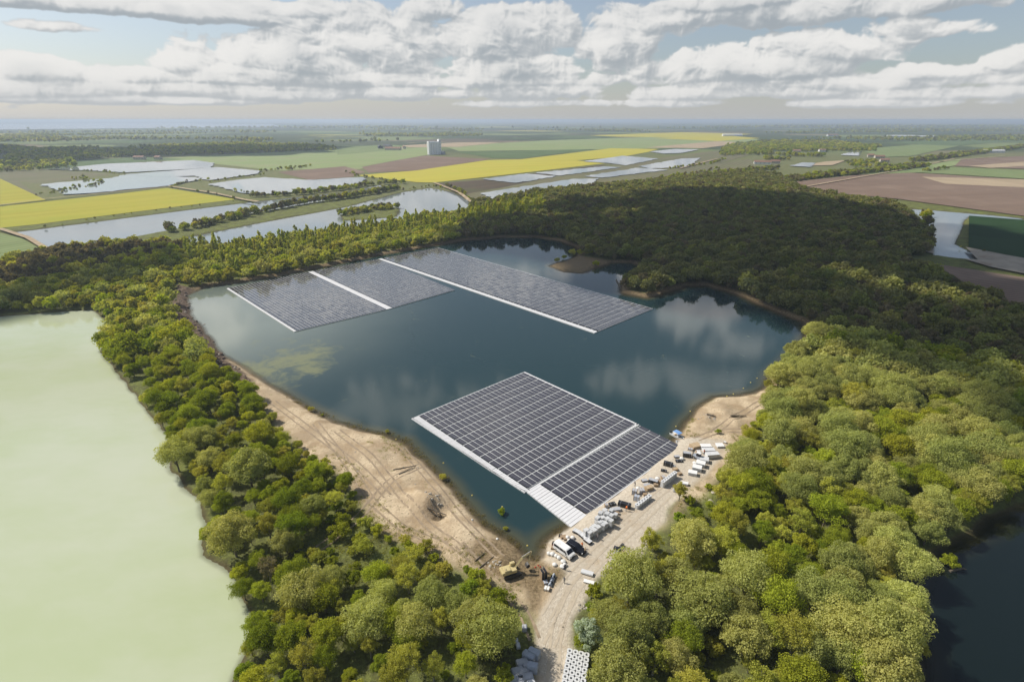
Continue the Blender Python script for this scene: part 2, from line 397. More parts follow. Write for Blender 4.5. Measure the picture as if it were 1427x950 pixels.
far = n.mix(n.math('MULTIPLY', wood, .9), cr.outputs[0], (.045, .065, .028))
far = n.mix(n.math('MULTIPLY', big, .35), far, (.08, .10, .045))
fl = n.mix(n.ss(sep.outputs[1], 640, 760), fl, n.mix(n.ss(sep.outputs[1], 1450, 2000), n.mix(n.ss(mid, .4, .6), (.13, .15, .055), (.17, .165, .075)), far))
# sand
sc = n.mix(n.ss(mid, .38, .62), (.36, .265, .16), (.64, .52, .35))
sc = n.mix(n.ss(fine, .42, .72), sc, (.44, .34, .225))
wv = n.n('ShaderNodeTexWave', wave_type='BANDS'); mp2 = n.n('ShaderNodeMapping'); n.set(mp2, '0', co); mp2.inputs['Rotation'].default_value = (0, 0, .85); n.set(wv, '0', mp2.outputs[0]); n.set(wv, 'Scale', .32); n.set(wv, 'Distortion', 9.0); n.set(wv, 'Detail', 4.0); n.set(wv, 'Detail Scale', .3)
sc = n.mix(n.math('MULTIPLY', n.math('MULTIPLY', n.ss(wv.outputs[1], .55, .95), .18), n.ss(mid, .45, .6)), sc, (.34, .255, .16))
sc = n.mix(n.math('MULTIPLY', n.ss(n.noise(co, .05, 6, .7), .52, .62), .8), sc, (.40, .31, .205))
vo = n.n('ShaderNodeTexVoronoi'); n.set(vo, '0', co); n.set(vo, 'Scale', 1.1)
sc = n.mix(n.math('MULTIPLY', n.math('LESS_THAN', vo.outputs[0], .16), n.ss(mid, .5, .55)), sc, (.12, .10, .06))
grs = n.ss(n.noise(co, .2, 5, .75), .60, .68)
sc = n.mix(n.math('MULTIPLY', grs, .6), sc, (.20, .19, .06))
gc = n.mix(n.ss(fine, .3, .7), (.47, .405, .315), (.60, .535, .43))
gc = n.mix(n.ss(mid, .52, .7), gc, (.45, .36, .25))
gc = n.mix(n.math('LESS_THAN', vo.outputs[0], .1), gc, (.7, .66, .58))
rc = n.mix(n.ss(fine, .4, .65), (.07, .048, .032), (.22, .16, .115)); rc = n.mix(n.ss(vf, .55, .7), rc, (.30, .24, .19))
mc = n.mix(n.ss(fine, .35, .65), (.13, .095, .05), (.30, .225, .13))
col = n.mix(n.attr('sand'), fl, sc); col = n.mix(n.attr('mud'), col, mc); col = n.mix(n.attr('gravel'), col, gc); col = n.mix(n.attr('rocky'), col, rc)
wet = n.ss(n.attr('above'), .45, .02)
col = n.mix(n.math('MULTIPLY', wet, .75), col, (.085, .062, .035))
bh = n.math('ADD', n.math('MULTIPLY', fine, .6), n.math('MULTIPLY', vf, .25))
M['ground'] = n.done(n.bsdf(col, .95, bump=bh, bstr=.85, bdist=.6, Specular_IOR_Level=.15))
above = np.full(fx.size, 9.0)
for i, (nm, pg, wl) in enumerate(BODIES): above = np.where(SD[i] > -14, np.minimum(above, zz-wl), above)
g = npmesh('ground', np.stack([fx, fy, zz], 1), quads, M['ground'], True, dict(sand=info['sand'], gravel=info['gravel'], rocky=info['rocky'], mud=info['mud'], above=above))
tag(g, kind='structure')
# ------------------------------------------------------------------ water
def watermat(name, deep, shallow, rough=.04, bs=.05, dist0=2.5, alpha0=.25, lake=False, pond=False):
    n = NT(name); co = n.coord(); dp = n.attr('depth')
    f = n.ss(dp, 0, dist0*2.2)
    c = n.mix(f, shallow, deep)
    if lake:
        tb = n.math('ADD', n.attr('turbid'), n.math('MULTIPLY', n.math('SUBTRACT', n.noise(co, .03, 5, .6), .5), .35), clamp=True)
        c = n.mix(n.math('MULTIPLY', tb, n.attr('turbid'), clamp=True), c, (.19, .22, .185))
        al = n.ss(n.math('ADD', n.math('MULTIPLY', n.attr('algae'), .42), n.math('MULTIPLY', n.noise(co, .09, 8, .72, .3), 1.3)), .78, 1.14)
        c = n.mix(n.math('MULTIPLY', al, .75), c, (.22, .225, .10))
    if pond:
        c = n.mix(n.ss(n.noise(n.coord((.012, .02, .01)), 1.0, 6, .65), .3, .7), c, (.47, .50, .37))
    bh = n.math('ADD', n.noise(n.coord((1, 1.6, 1)), .55, 3, .6), n.math('MULTIPLY', n.noise(co, 2.2, 2, .6), .4))
    bh = n.math('MULTIPLY', bh, n.math('MULTIPLY_ADD', n.noise(co, .018, 3), 1.2, .1))
    b = n.n('ShaderNodeBsdfPrincipled'); n.set(b, 'Base Color', c); n.set(b, 'Roughness', rough); n.set(b, 'IOR', 1.33)
    q = n.n('ShaderNodeBump'); n.set(q, 'Height', bh); n.set(q, 'Strength', bs); n.set(q, 'Distance', .12); n.set(b, 'Normal', q.outputs[0])
    n.set(b, 'Alpha', n.math('MULTIPLY_ADD', n.ss(dp, 0, dist0), 1-alpha0, alpha0))
    return n.done(b.outputs[0])
M['lake'] = watermat('lake_water', (.016, .040, .044), (.085, .08, .04), .06, .09, 3.0, .15, lake=True)
M['gpond'] = watermat('green_pond_water', (.40, .455, .27), (.36, .40, .24), .10, .16, 1.5, .5, pond=True)
M['dpond'] = watermat('dark_pond_water', (.006, .012, .012), (.03, .03, .015), .05, .12, 3, .2)
M['channel'] = watermat('channel_water', (.22, .25, .26), (.14, .15, .11), .05, .10, 2, .4)
WM = [M['lake'], M['gpond'], M['dpond'], M['channel'], M['channel'], M['channel']]
for i, (nm, pg, wl) in enumerate(BODIES):
    keep = (SD[i][quads] > -3.5).any(1)
    q = quads[keep]; u, inv = np.unique(q, return_inverse=True); q = inv.reshape(-1, 4)
    wat = dict(depth=SD[i][u])
    if nm == 'lake':
        a = G(300, 445, WL); x, y = fx[u], fy[u]
        tb = 1-sst(np.hypot((x-a[0])*.8, (y-a[1])*.75), 15, 120)
        b1 = G(425, 505, WL); c1 = G(355, 510, WL); d1 = G(395,478,WL)
        al = np.exp(-((x-b1[0])**2/12**2+(y-b1[1])**2/20**2))+.8*np.exp(-((x-c1[0])**2/10**2+(y-c1[1])**2/12**2))+.35*np.exp(-((x-d1[0])**2/14**2+(y-d1[1])**2/14**2))
        wat.update(turbid=tb, algae=al)
    o = npmesh(nm if nm != 'channel' else 'channel_water', np.stack([fx[u], fy[u], np.full(len(u), wl)], 1), q, WM[i], True, wat)
    tag(o, kind='structure')
# ------------------------------------------------------------------ fields, far ponds (thin sheets on the flat plain)
def fieldmat(name, a, b, rot=.6, rows=.35, rs=.25, patch=None):
    n = NT(name); co = n.coord()
    mp = n.n('ShaderNodeMapping'); n.set(mp, '0', co); mp.inputs['Rotation'].default_value = (0, 0, rot)
    w = n.n('ShaderNodeTexWave', wave_type='BANDS'); n.set(w, '0', mp.outputs[0]); n.set(w, 'Scale', rows*.1); n.set(w, 'Distortion', .5); n.set(w, 'Detail', 2.0); n.set(w, 'Detail Scale', .4)
    st = n.n('ShaderNodeMapping'); n.set(st, '0', mp.outputs[0]); st.inputs['Scale'].default_value = (.06, .006, 1)
    v = n.math('ADD', n.math('MULTIPLY', n.noise(st.outputs[0], 1.0, 5, .65), 1-rs), n.math('MULTIPLY', w.outputs[1], rs))
    c = n.mix(n.ss(v, .3, .7), a, b)
    c = n.mix(n.math('MULTIPLY', n.ss(n.noise(co, .012, 7, .72), .45, .72), .75), c, patch or tuple(x*.7 for x in a))
    return n.done(n.bsdf(c, .95, Specular_IOR_Level=.1))
FM = {
 'rape': fieldmat('rapeseed', (.30, .28, .03), (.40, .36, .05), .7, patch=(.30, .33, .04)),
 'brightrape': fieldmat('bright_rapeseed', (.38, .34, .045), (.48, .42, .065), 1.1, patch=(.40, .40, .05)),
 'green': fieldmat('green_crop', (.15, .195, .075), (.21, .26, .11), .4, patch=(.20, .22, .10)),
 'palegreen': fieldmat('pale_green_crop', (.20, .26, .10), (.27, .32, .14), 1.0, patch=(.28, .27, .15)),
 'darkgreen': fieldmat('dark_green_crop', (.018, .045, .016), (.03, .065, .02), .2, 2.5, .5),
 'deepgreen': fieldmat('deep_green_crop', (.09, .135, .055), (.13, .175, .075), .9),
 'brown': fieldmat('ploughed_soil', (.15, .105, .078), (.23, .165, .12), 1.25, 1.2, .4, patch=(.27, .20, .15)),
 'darkbrown': fieldmat('dark_soil', (.075, .062, .045), (.12, .09, .06), .8, patch=(.10, .11, .05)),
 'tan': fieldmat('dry_soil', (.34, .26, .17), (.45, .36, .24), .1, patch=(.3, .24, .15)),
 'greybrown': fieldmat('stubble', (.13, .13, .075), (.19, .17, .10), .5, patch=(.15, .17, .07)),
}
FM['quarry'] = plain('quarry_bank', (.40, .345, .26), .95, .3, .12, dirt=(.24, .18, .12))
FLD = [
 ('field', 'greybrown', [(0,240),(60,236),(155,243),(60,257),(25,252),(64,279),(0,249)]),
 ('field', 'palegreen', [(200,222),(480,207),(600,204),(596,214),(500,236),(430,236),(387,238),(303,229)]),
 ('field', 'deepgreen', [(60,226),(200,219),(260,222),(150,229),(60,236)]),
 ('field', 'rape', [(0,288),(168,270),(232,262),(330,278),(168,298),(50,313),(0,318)]),
 ('field', 'rape', [(0,249),(64,279),(0,286)]),
 ('field', 'green', [(0,325),(30,332),(62,350),(0,362)]),
 ('field', 'brown', [(387,240),(480,232),(510,240),(490,247),(430,251)]),
 ('field', 'brown', [(504,233),(588,217),(685,222),(581,238),(514,241)]),
 ('field', 'palegreen', [(470,212),(600,203),(596,216),(500,233),(470,230)]),
 ('field', 'green', [(470,206),(540,202),(590,205),(500,214),(470,216)]),
 ('field', 'palegreen', [(618,204),(760,196),(1000,188),(1060,195),(980,206),(918,207),(800,209),(640,211)]),
 ('field', 'deepgreen', [(635,212),(830,208),(729,221),(685,220.5)]),
 ('field', 'brightrape', [(497,245),(581,238),(679,223.5),(726,222.5),(851,207),(918,208),(904,212),(867,219),(803,224),(844,228),(706,244),(605,255),(581,254.5)]),
 ('field', 'darkbrown', [(608,256),(672,251),(760,240),(840,230),(870,232),(700,262),(645,272)]),
 ('field', 'greybrown', [(645,272),(700,262),(850,230),(1000,210),(1045,216),(960,240),(850,262),(720,280),(668,282)]),
 ('field', 'greybrown', [(834,250),(950,236),(1045,222),(1055,232),(900,258),(850,262)]),
 ('field', 'tan', [(900,206),(1000,197),(1040,199),(980,207)]),
 ('field', 'brightrape', [(820,189),(950,184.5),(1050,187),(980,192),(860,191)]),
 ('field', 'brightrape', [(910,193),(1010,189),(1060,193),(1000,197)]),
 ('field', 'tan', [(560,203),(640,199),(700,199),(640,205),(570,206)]),
 ('field', 'brown', [(1102,254.5),(1200,244),(1264,241),(1427,251),(1500,256),(1500,312),(1427,302),(1250,278),(1115,265)]),
 ('field', 'tan', [(1284,247),(1427,251),(1500,254),(1500,264),(1427,262),(1317,257)]),
 ('field', 'green', [(1166,245),(1284,232),(1427,238),(1500,241),(1500,254),(1427,250),(1284,241)]),
 ('field', 'palegreen', [(1270,230),(1340,222),(1370,222),(1310,236)]),
 ('field', 'brown', [(1340,222),(1427,218),(1500,216),(1500,235),(1427,236),(1330,232)]),
 ('field', 'tan', [(1350,232),(1427,226),(1427,232),(1380,235)]),
 ('field', 'green', [(1200,208),(1290,201),(1340,203),(1270,218),(1220,220)]),
 ('field', 'deepgreen', [(1225,199),(1400,193),(1427,196),(1330,204)]),
 ('field', 'darkgreen', [(1350,302),(1427,308),(1540,316),(1540,380),(1427,362),(1349,346)]),
 ('field', 'brown', [(1255,362),(1330,374),(1427,389),(1540,405),(1540,470),(1427,433),(1385,420),(1300,382)]),
 ('field', 'quarry', [(1345,346),(1365,350),(1400,357),(1440,364),(1440,386),(1380,374),(1340,362),(1362,364)]),
 ('field', 'quarry', [(1286,322),(1298,339),(1301,356),(1288,352),(1282,335)]),
 ('field', 'tan', [(1110,232),(1150,226),(1180,224),(1160,231)]),
]
def sheet(name, pts, mat, z, wob=0):
    P2 = poly(pts, 0); 
    if wob:
        Q = []
        for i in range(len(P2)):
            a = P2[i]; b = P2[(i+1) % len(P2)]; d = np.linalg.norm(b-a); k = max(1, int(d/(wob*3)))
            for j in range(min(k, 30)):
                Q.append(a+(b-a)*j/min(k, 30)+rng.uniform(-wob, wob, 2)*(1 if j else .3)*np.array([1, 1.6]))
        P2 = np.array(Q)
    bm = bmesh.new(); bm.faces.new([bm.verts.new((p[0], p[1], z)) for p in P2]); bmesh.ops.triangulate(bm, faces=bm.faces)
    bmesh.ops.recalc_face_normals(bm, faces=bm.faces)
    if sum(f.normal.z for f in bm.faces) < 0: bmesh.ops.reverse_faces(bm, faces=bm.faces)
    me = bpy.data.meshes.new(name); bm.to_mesh(me); bm.free(); me.materials.append(mat)
    o = bpy.data.objects.new(name, me); C.objects.link(o); tag(o, kind='structure'); return o
for i, (nm, m, pts) in enumerate(FLD): sheet(nm, pts, FM[m], .10+.035*i)
n = NT('far_pond_water'); M['farwater'] = n.done(n.bsdf((.27, .30, .31), .04))
PONDS = [
 [(57,258),(158,249),(175,244),(270,248),(280,251),(236,260),(135,270),(91,272)],
 [(64,237),(152,229),(270,224),(300,228),(293,235),(202,240),(175,241.5),(135,239)],
 [(175,244),(303,234),(364,239),(360,243),(290,253),(270,246),(219,248)],
 [(291,258),(330,252),(370,248),(431,252),(510,248),(505,257),(404,270),(354,273),(323,266)],
 [(672,251),(733,243),(776,247),(719,256)], [(746,242),(840,233),(867,234),(780,246)],
 [(813,226),(867,218),(918,222),(871,231.6),(847,228)], [(888,233),(950,222),(975,221),(960,234),(908,236)],
 [(813,247),(888,235),(931,238),(840,249)], [(670,271),(800,250.5),(834,250),(824,258),(739,268),(692,280)],
 [(905,212),(940,208.5),(975,209),(950,214),(925,215)],
 [(1100,232),(1118,227.5),(1137,228),(1128,234)], [(1172,217),(1185,212),(1200,211),(1196,218)],
 [(0,173),(200,171.6),(380,173.5),(390,177),(250,178.5),(0,181)],
]
for i, p in enumerate(PONDS): sheet('pond', p, M['farwater'], 1.35+.03*i, wob=0 if i == 13 else 3.0)
def ribbon(name, pts, w, mat, z=.05, lift=None):
    """a track draped on the ground"""
    P2 = [np.array(p) for p in pts]; L = []
    for a, b in zip(P2[:-1], P2[1:]):
        k = max(1, int(np.linalg.norm(b-a)/1.2)) if lift is None else 1
        L += [a+(b-a)*j/k for j in range(k)]
    L.append(P2[-1]); L = np.array(L)
    if lift is None and len(L) > 4:
        for _ in range(6): L[1:-1] = (L[:-2]+2*L[1:-1]+L[2:])/4
    T = np.gradient(L, axis=0); T /= np.linalg.norm(T, axis=1)[:, None]+1e-9; N = np.stack([-T[:, 1], T[:, 0]], 1)
    ww = w/2*(1+(.35*rng.uniform(-1, 1, len(L)) if lift is None else 0))
    A = L+N*np.reshape(ww, (-1, 1)) if lift is None else L+N*w/2; B = L-N*np.reshape(ww, (-1, 1)) if lift is None else L-N*w/2
    V = []
    for Q in (A, B):
        zz_ = terrain(Q[:, 0], Q[:, 1])[0]+z if lift is None else np.full(len(Q), lift)
        V.append(np.column_stack([Q, zz_]))
    k = len(L); V = np.concatenate(V)
    fc = [(i, i+1, k+i+1, k+i) for i in range(k-1)]
    o = npmesh(name, V, fc, mat, False); tag(o, kind='structure'); return o
for pts, w in (([(236,261),(300,271),(340,280),(360,283)], 5), ([(0,288),(64,279),(232,262)], 3), ([(947,236),(1000,222)], 5), ([(0,321),(40,334),(66,350)], 4), ([(1120,262),(1284,233),(1330,222)], 4), ([(605,256),(640,270),(665,290)], 5), ([(1284,233),(1284,229),(1400,218)], 4)):
    ribbon('farm_track', poly(pts), w, FM['tan'], lift=2.0)
TRK = [[(470,600),(520,640),(560,690),(600,735),(660,780)], [(440,590),(480,640),(520,700),(560,735),(620,760)], [(590,645),(540,672),(500,720),(450,760),(400,790)], [(560,622),(600,668),(650,730),(700,780)],
       [(380,560),(440,605),(500,650),(540,690)], [(760,860),(790,810),(830,770),(880,720),(940,670)], [(765,900),(800,820),(850,765),(930,690)], [(770,950),(775,880),(795,820)], [(640,760),(690,810),(730,850),(745,890)],
       [(1040,600),(1000,600),(970,612)], [(1060,560),(1020,585),(990,605)]]
for t in TRK:
    Q = poly(t); m = M['track'] if t[0][0] < 750 or t[0][0] > 1000 else plain('pale_track', (.50, .425, .32), .95, .15, 1)
    T = np.gradient(Q, axis=0); T /= np.linalg.norm(T, axis=1)[:, None]; N = np.stack([-T[:, 1], T[:, 0]], 1)
    for s in (-.95, .95): ribbon('wheel_track', Q+N*s, .5, m, z=.035)
# ------------------------------------------------------------------ trees
def leaves(lobes, count, size, flat=.5, shell=.35):
    """leaf quads over a list of lobes (cx,cy,cz,rx,ry,rz)"""
    L = np.array(lobes); w = (L[:, 3]*L[:, 4]+L[:, 4]*L[:, 5]+L[:, 3]*L[:, 5])**1.0
    k = rng.choice(len(L), count, p=w/w.sum())
    d = rng.normal(size=(count, 3)); d[:, 2] = np.where(rng.random(count) < .62, np.abs(d[:, 2]), d[:, 2])
    d /= np.linalg.norm(d, axis=1)[:, None]
    rr = 1-shell*rng.random(count)**1.6+.06*rng.normal(size=count)
    c = L[k, :3]+d*L[k, 3:]*rr[:, None]
    nrm = d*1.0+rng.normal(size=(count, 3))*flat; nrm /= np.linalg.norm(nrm, axis=1)[:, None]
    t = np.cross(nrm, rng.normal(size=(count, 3))); t /= np.linalg.norm(t, axis=1)[:, None]; b = np.cross(nrm, t)
    s = size*(.6+.8*rng.random(count))[:, None]; s2 = s*(.55+.4*rng.random(count))[:, None]
    V = np.stack([c-t*s, c-b*s2*.9+nrm*s*.2, c+t*s, c+b*s2-nrm*s*.15], 1).reshape(-1, 3)
    F_ = np.arange(count*4).reshape(-1, 4); lf = np.repeat(rng.random(count), 4)
    return V, F_, lf
def crown_lobes(kind, r, h, nl):
    out = []
    z0 = h*.25 if kind != 'poplar' else h*.12
    if kind == 'poplar':
        for i in range(nl):
            t = (i+.5)/nl; z = z0+(h-z0)*t*.95; w = r*(math.sin(math.pi*min(1, t*.85+.12))**.6)
            a = random.uniform(0, 6.3); out.append((math.cos(a)*w*.4, math.sin(a)*w*.4, z, w*.62, w*.62, h*.13))
        return out
    for i in range(nl):
        g = i*2.39996; u = (i+.5)/nl; zz_ = 1-u*1.25; rad = math.sqrt(max(0, 1-zz_*zz_))
        q = random.uniform(.5, .92); sz = r*random.uniform(.20, .40)*(1.0 if kind != 'olive' else .8)
        x = math.cos(g)*rad*r*q+random.uniform(-.15, .15)*r; y = math.sin(g)*rad*r*q+random.uniform(-.15, .15)*r
        hz = (h-z0)/2; z = z0+hz+zz_*hz*.74+random.uniform(-.24, .24)*hz
        out.append((x, y, z, sz, sz, sz*random.uniform(.75, 1.25)))
    out.append((0, 0, h*.55, r*.6, r*.6, h*.28))
    return out
def trunk_mb(kind, r, h, lobes, nb):
    t = MB(); tr = max(.10, h*.022)
    lean = (random.uniform(-.3, .3), random.uniform(-.3, .3))
    m1 = (lean[0], lean[1], h*.35); m2 = (lean[0]*1.8, lean[1]*1.8, h*(.85 if kind == 'poplar' else .62))
    t.tube((0, 0, -.4), m1, tr*1.25, tr*.85, 7); t.tube(m1, m2, tr*.85, tr*.3, 6)
    for l in random.sample(lobes, min(nb, len(lobes))):
        e = (l[0], l[1], l[2]+l[5]*.3); s = (lean[0]*.9, lean[1]*.9, h*random.uniform(.15, .4))
        if kind == 'poplar': s = (0, 0, max(.5, e[2]-h*.12))
        mid_ = tuple((a+b)/2+random.uniform(-.3, .3) for a, b in zip(s, e))
        t.tube(s, mid_, tr*.5, tr*.32, 5, cap=False); t.tube(mid_, e, tr*.32, .03, 5, cap=False)
    return t
PROTO = []
def make_proto(kind, r, h, nl, cnt, size, flat=.5, shell=.35, leaf=None, nb=7, mat=None, bark='bark'):
    lb = crown_lobes(kind, r, h, nl)
    V, Fc, lf = leaves(lb, cnt, size, flat, shell)
    cr = npmesh('crown', V, Fc, LM[mat or kind], False, dict(leaf=lf, tint=np.zeros(len(V))), link=False)
    tb = trunk_mb(kind, r, h, lb, nb).build('trunk', M[bark]); C.objects.unlink(tb)
    PROTO.append(dict(kind=kind, r=r, h=h, crown=cr.data, trunk=tb.data, lobes=lb, size=size)); return len(PROTO)-1
PK = {}
def pk(name, *a, **k): PK.setdefault(name, []).append(make_proto(*a, **k))
for i in range(3): pk('willow', 'willow', 4.2+.5*i, 9.2+.9*i, 46+8*i, 15000, .155, .55, .35)
for i in range(5): pk('broad', 'broad', 2.9+.4*i, 7.2+.8*i, 30+5*i, 9000, .145, .8, .8)
for i in range(4): pk('olive', 'olive', 2.6+.4*i, 7.4+.8*i, 34, 6500, .125, .9, 1.0, nb=16, bark='palebark')
for i in range(2): pk('poplar', 'poplar', 2.2+.3*i, 14.5+2*i, 12, 3000, .27, .7, .5)
for i in range(2): pk('bare', 'olive', 3.0+.4*i, 9+i, 20, 2200, .15, 1.0, .9, nb=16, mat='bare', bark='palebark')
for i in range(4): pk('shrub', 'broad', 1.6+.25*i, 2.3+.5*i, 16, 2600, .13, .9, .9, nb=6, mat='olive' if i % 2 else 'broad')
pk('silver', 'willow', 3.4, 9, 16, 5000, .2, .6, .4, mat='silver')
NAMES = dict(willow='willow_tree', broad='broadleaf_tree', olive='budding_tree', poplar='poplar_tree', bare='bare_tree', shrub='shrub', silver='silver_tree')
LOOK = dict(willow='puffy sage green willow', broad='ragged bright green tree', olive='thin half-leafed olive tree',
            poplar='tall narrow green poplar', bare='brown leafless tree', shrub='low green shrub', silver='silver leaved tree')
def place(kind, x, y, s=1.0, label=None, group=None, zs=1.0, pi=None):
    p = PROTO[pi if pi is not None else random.choice(PK[kind])]
    t = empty(NAMES[kind], (x, y, tz(x, y)-.1), random.uniform(0, 6.28), label, 'shrub' if kind == 'shrub' else 'tree', group)
    t.scale = (s, s, s*zs)
    for nm, me in (('trunk', p['trunk']), ('crown', p['crown'])):
        o = bpy.data.objects.new(nm, me); C.objects.link(o); o.parent = t
    return t
# landmark trees: base pixel, kind, scale, label
LMK = [
 (330,775,'willow',1.0,'bushy sage willow leaning over the pale green pond at the strip\'s lowest bend'),
 (352,680,'willow',1.15,'large domed sage willow mid strip between green pond and sand'),
 (688,912,'willow',.9,'big round grey green willow left of the gravel track'),
 (905,775,'olive',.85,'slender half-leafed tree standing alone on the pale gravel beside the float stacks'),
 (1040,640,'willow',.62,'small tree with bare leaning trunk at the edge of the right-hand beach'),
 (818,905,'silver',.75,'silver leaved tree on the right edge of the gravel track'),
 (1082,545,'willow',1.0,'yellow green willow at the right lake shore, closest to the water at the beach'),
 (1105,505,'willow',.95,'sage willow on the right lake shore behind the yellow green one'),
 (945,700,'olive',.7,'small grey green tree at the edge of the gravel beside white slabs'),
 (1130,480,'willow',.95,'sage willow where the right-hand wood meets the far end of the lake'),
 (600,822,'olive',.8,'pale green feathery tree at the sand edge, just left of the excavator'),
 (570,826,'olive',.8,'pale green feathery tree at the sand edge, farther left of the excavator'),
]
FOREST = poly([(-900,470),(-300,410),(0,372),(66,352),(120,346),(200,342),(262,344),(330,341),(400,333),(480,321),(560,309),(650,296),(668,286),(740,272),(830,263),(900,258),(1000,246),(1060,238),(1100,256),(1115,266),(1180,280),(1250,290),(1290,322),(1300,350),(1262,362),(1290,385),(1385,424),(1427,440),(1700,540),(1900,800),(2400,1500),(1000,1700),(200,1500),(-300,1300),(-900,1000)])
FPX = [G(a, b) for a, b, *_ in LMK]
BROWNW = poly([(-100,400),(0,378),(70,352),(240,342),(262,352),(180,372),(60,395),(-100,420)])
POPL = poly([(262,375),(250,345),(330,340),(480,321),(650,297),(760,275),(760,300),(640,318),(480,345),(330,385)])
WILW = poly([(1040,560),(1060,470),(1150,430),(1260,470),(1427,560),(1600,700),(1427,790),(1290,870),(1300,1000),(1000,1000),(1130,850),(1200,760),(1180,700),(1080,640)])
cand = []
yy0 = 40.0
def spaced(spacing, box, seed):
    r = np.random.default_rng(seed); x0, x1, y0, y1 = box
    gx, gy = np.meshgrid(np.arange(x0, x1, spacing), np.arange(y0, y1, spacing*.88))
    gx = gx+(np.arange(gx.shape[0]) % 2)[:, None]*spacing/2
    gx = gx+r.uniform(-.36, .36, gx.shape)*spacing; gy = gy+r.uniform(-.36, .36, gy.shape)*spacing
    return gx.ravel(), gy.ravel()
def allowed(x, y, m=1.2):
    z, inf = terrain(x, y)
    ok = sdist(x, y, FOREST) > 0
    for nm_, sd in zip([b[0] for b in BODIES], inf['sds']): ok &= sd < (-m if nm_ == 'lake' else -.2)
    d = np.maximum(sdist(x, y, SAND), sdist(x, y, BEACH)); ok &= (d < -1.2); ok &= sdist(x, y, GRAVEL) < -3.6
    ok &= sdist(x, y, ROCKY) < -.5; ok &= sdist(x, y, GRASSY) < -.5
    ok &= sdist(x, y, poly([(735,860),(760,840),(745,1000),(690,1000),(705,930),(718,880)])) < 0
    ok &= sdist(x, y, poly([(782,895),(822,900),(812,1000),(775,1000)])) < 0
    ok &= (fbm(x, y, 11, 3, 99) > -.33) | (np.hypot(x, y) > 260)
    ok &= sdist(x, y, poly([(755,360),(790,352),(815,356),(866,366),(860,384),(760,386)])) < 0
    ok &= (sdist(x, y, poly([(790,770),(870,785),(955,715),(985,690),(1000,720),(975,752),(905,815),(862,850),(826,905),(820,960),(775,960)])) < 0)
    ok &= (sdist(x, y, poly([(520,728),(545,745),(640,790),(760,850),(762,905),(740,915),(690,872),(600,828),(520,785),(490,750)])) < 0)
    for f in FPX: ok &= np.hypot(x-f[0], y-f[1]) > 3.6
    # only where the camera can see, with a margin
    return ok
gx, gy = spaced(4.6, (-190, 230, 62, 260), 1); far_ = np.hypot(gx, gy) < 262
gx, gy = gx[far_], gy[far_]
ok = allowed(gx, gy); gx, gy = gx[ok], gy[ok]
tt = gy*CP+H*SP; ux = gx/tt*F+713.5; ok = (ux > -60) & (ux < 1490); gx, gy = gx[ok], gy[ok]
vy = 475+F*((H-9)*CP-gy*SP)/(gy*CP+(H-9)*SP)
ok = vy < 1000; gx, gy = gx[ok], gy[ok]
dist = np.hypot(gx, gy); od = np.argsort(dist); gx, gy, dist = gx[od], gy[od], dist[od]
wil = sdist(gx, gy, WILW) > 0; popl = sdist(gx, gy, POPL) > 0; brn = sdist(gx, gy, BROWNW) > 0
cl = fbm(gx, gy, 30, 3, 77)
def pick(i):
    r = random.random()
    if brn[i]: return 'bare' if r < .75 else 'olive'
    if popl[i]: return 'poplar' if r < .45 else ('olive' if r < .65 else ('willow' if r < .8 else 'broad'))
    if wil[i]: return 'willow' if r+cl[i]*.5 < .62 else ('broad' if r < .85 else 'olive')
    v = r+cl[i]*.9
    return 'broad' if v < .42 else ('olive' if v < .80 else ('bare' if v < .815 else 'willow'))
def zone(x, y):
    if sdist(np.array([x]), np.array([y]), poly([(800,1100),(800,830),(950,700),(1040,600),(1060,450),(1200,400),(1900,500),(2400,1500)]))[0] > 0:
        u = 713.5+F*x/(y*CP+H*SP); 
        return 'right'+('back' if y > 190 else ('edge' if u > 1150 else 'front'))
    if y > 230: return 'far'
    u = 713.5+F*x/(y*CP+H*SP); w = 475+F*(H*CP-y*SP)/(y*CP+H*SP)
    return 'low' if w > 790 else 'strip'
ZL = dict(rightback='in the right-hand wood beyond the beach', rightedge='in the right-hand wood near the dark pond', rightfront='in the right-hand wood beside the gravel yard',
          far='in the wood behind the far shore of the lake', low='in the wood at the bottom left of the gravel track', strip='in the wooded strip between green pond and sandy bank')
NIND = {}
CAP = dict(willow=240, broad=290, olive=290, poplar=60, bare=90)
rest = []
for i in range(len(gx)):
    k = pick(i)
    if NIND.get(k, 0) >= CAP[k] or dist[i] > 255: rest.append((gx[i], gy[i], k)); continue
    NIND[k] = NIND.get(k, 0)+1
    z = zone(gx[i], gy[i]); lab = LOOK[k]+' '+ZL[z]
    place(k, gx[i], gy[i], random.uniform(.5, 1.12)*(.92 if z[:5] == 'right' else .76), lab, k+' trees '+z, random.uniform(.88, 1.12))
for (a, b, k, s, lab) in LMK:
    g_ = G(a, b); place(k, g_[0], g_[1], s, lab)
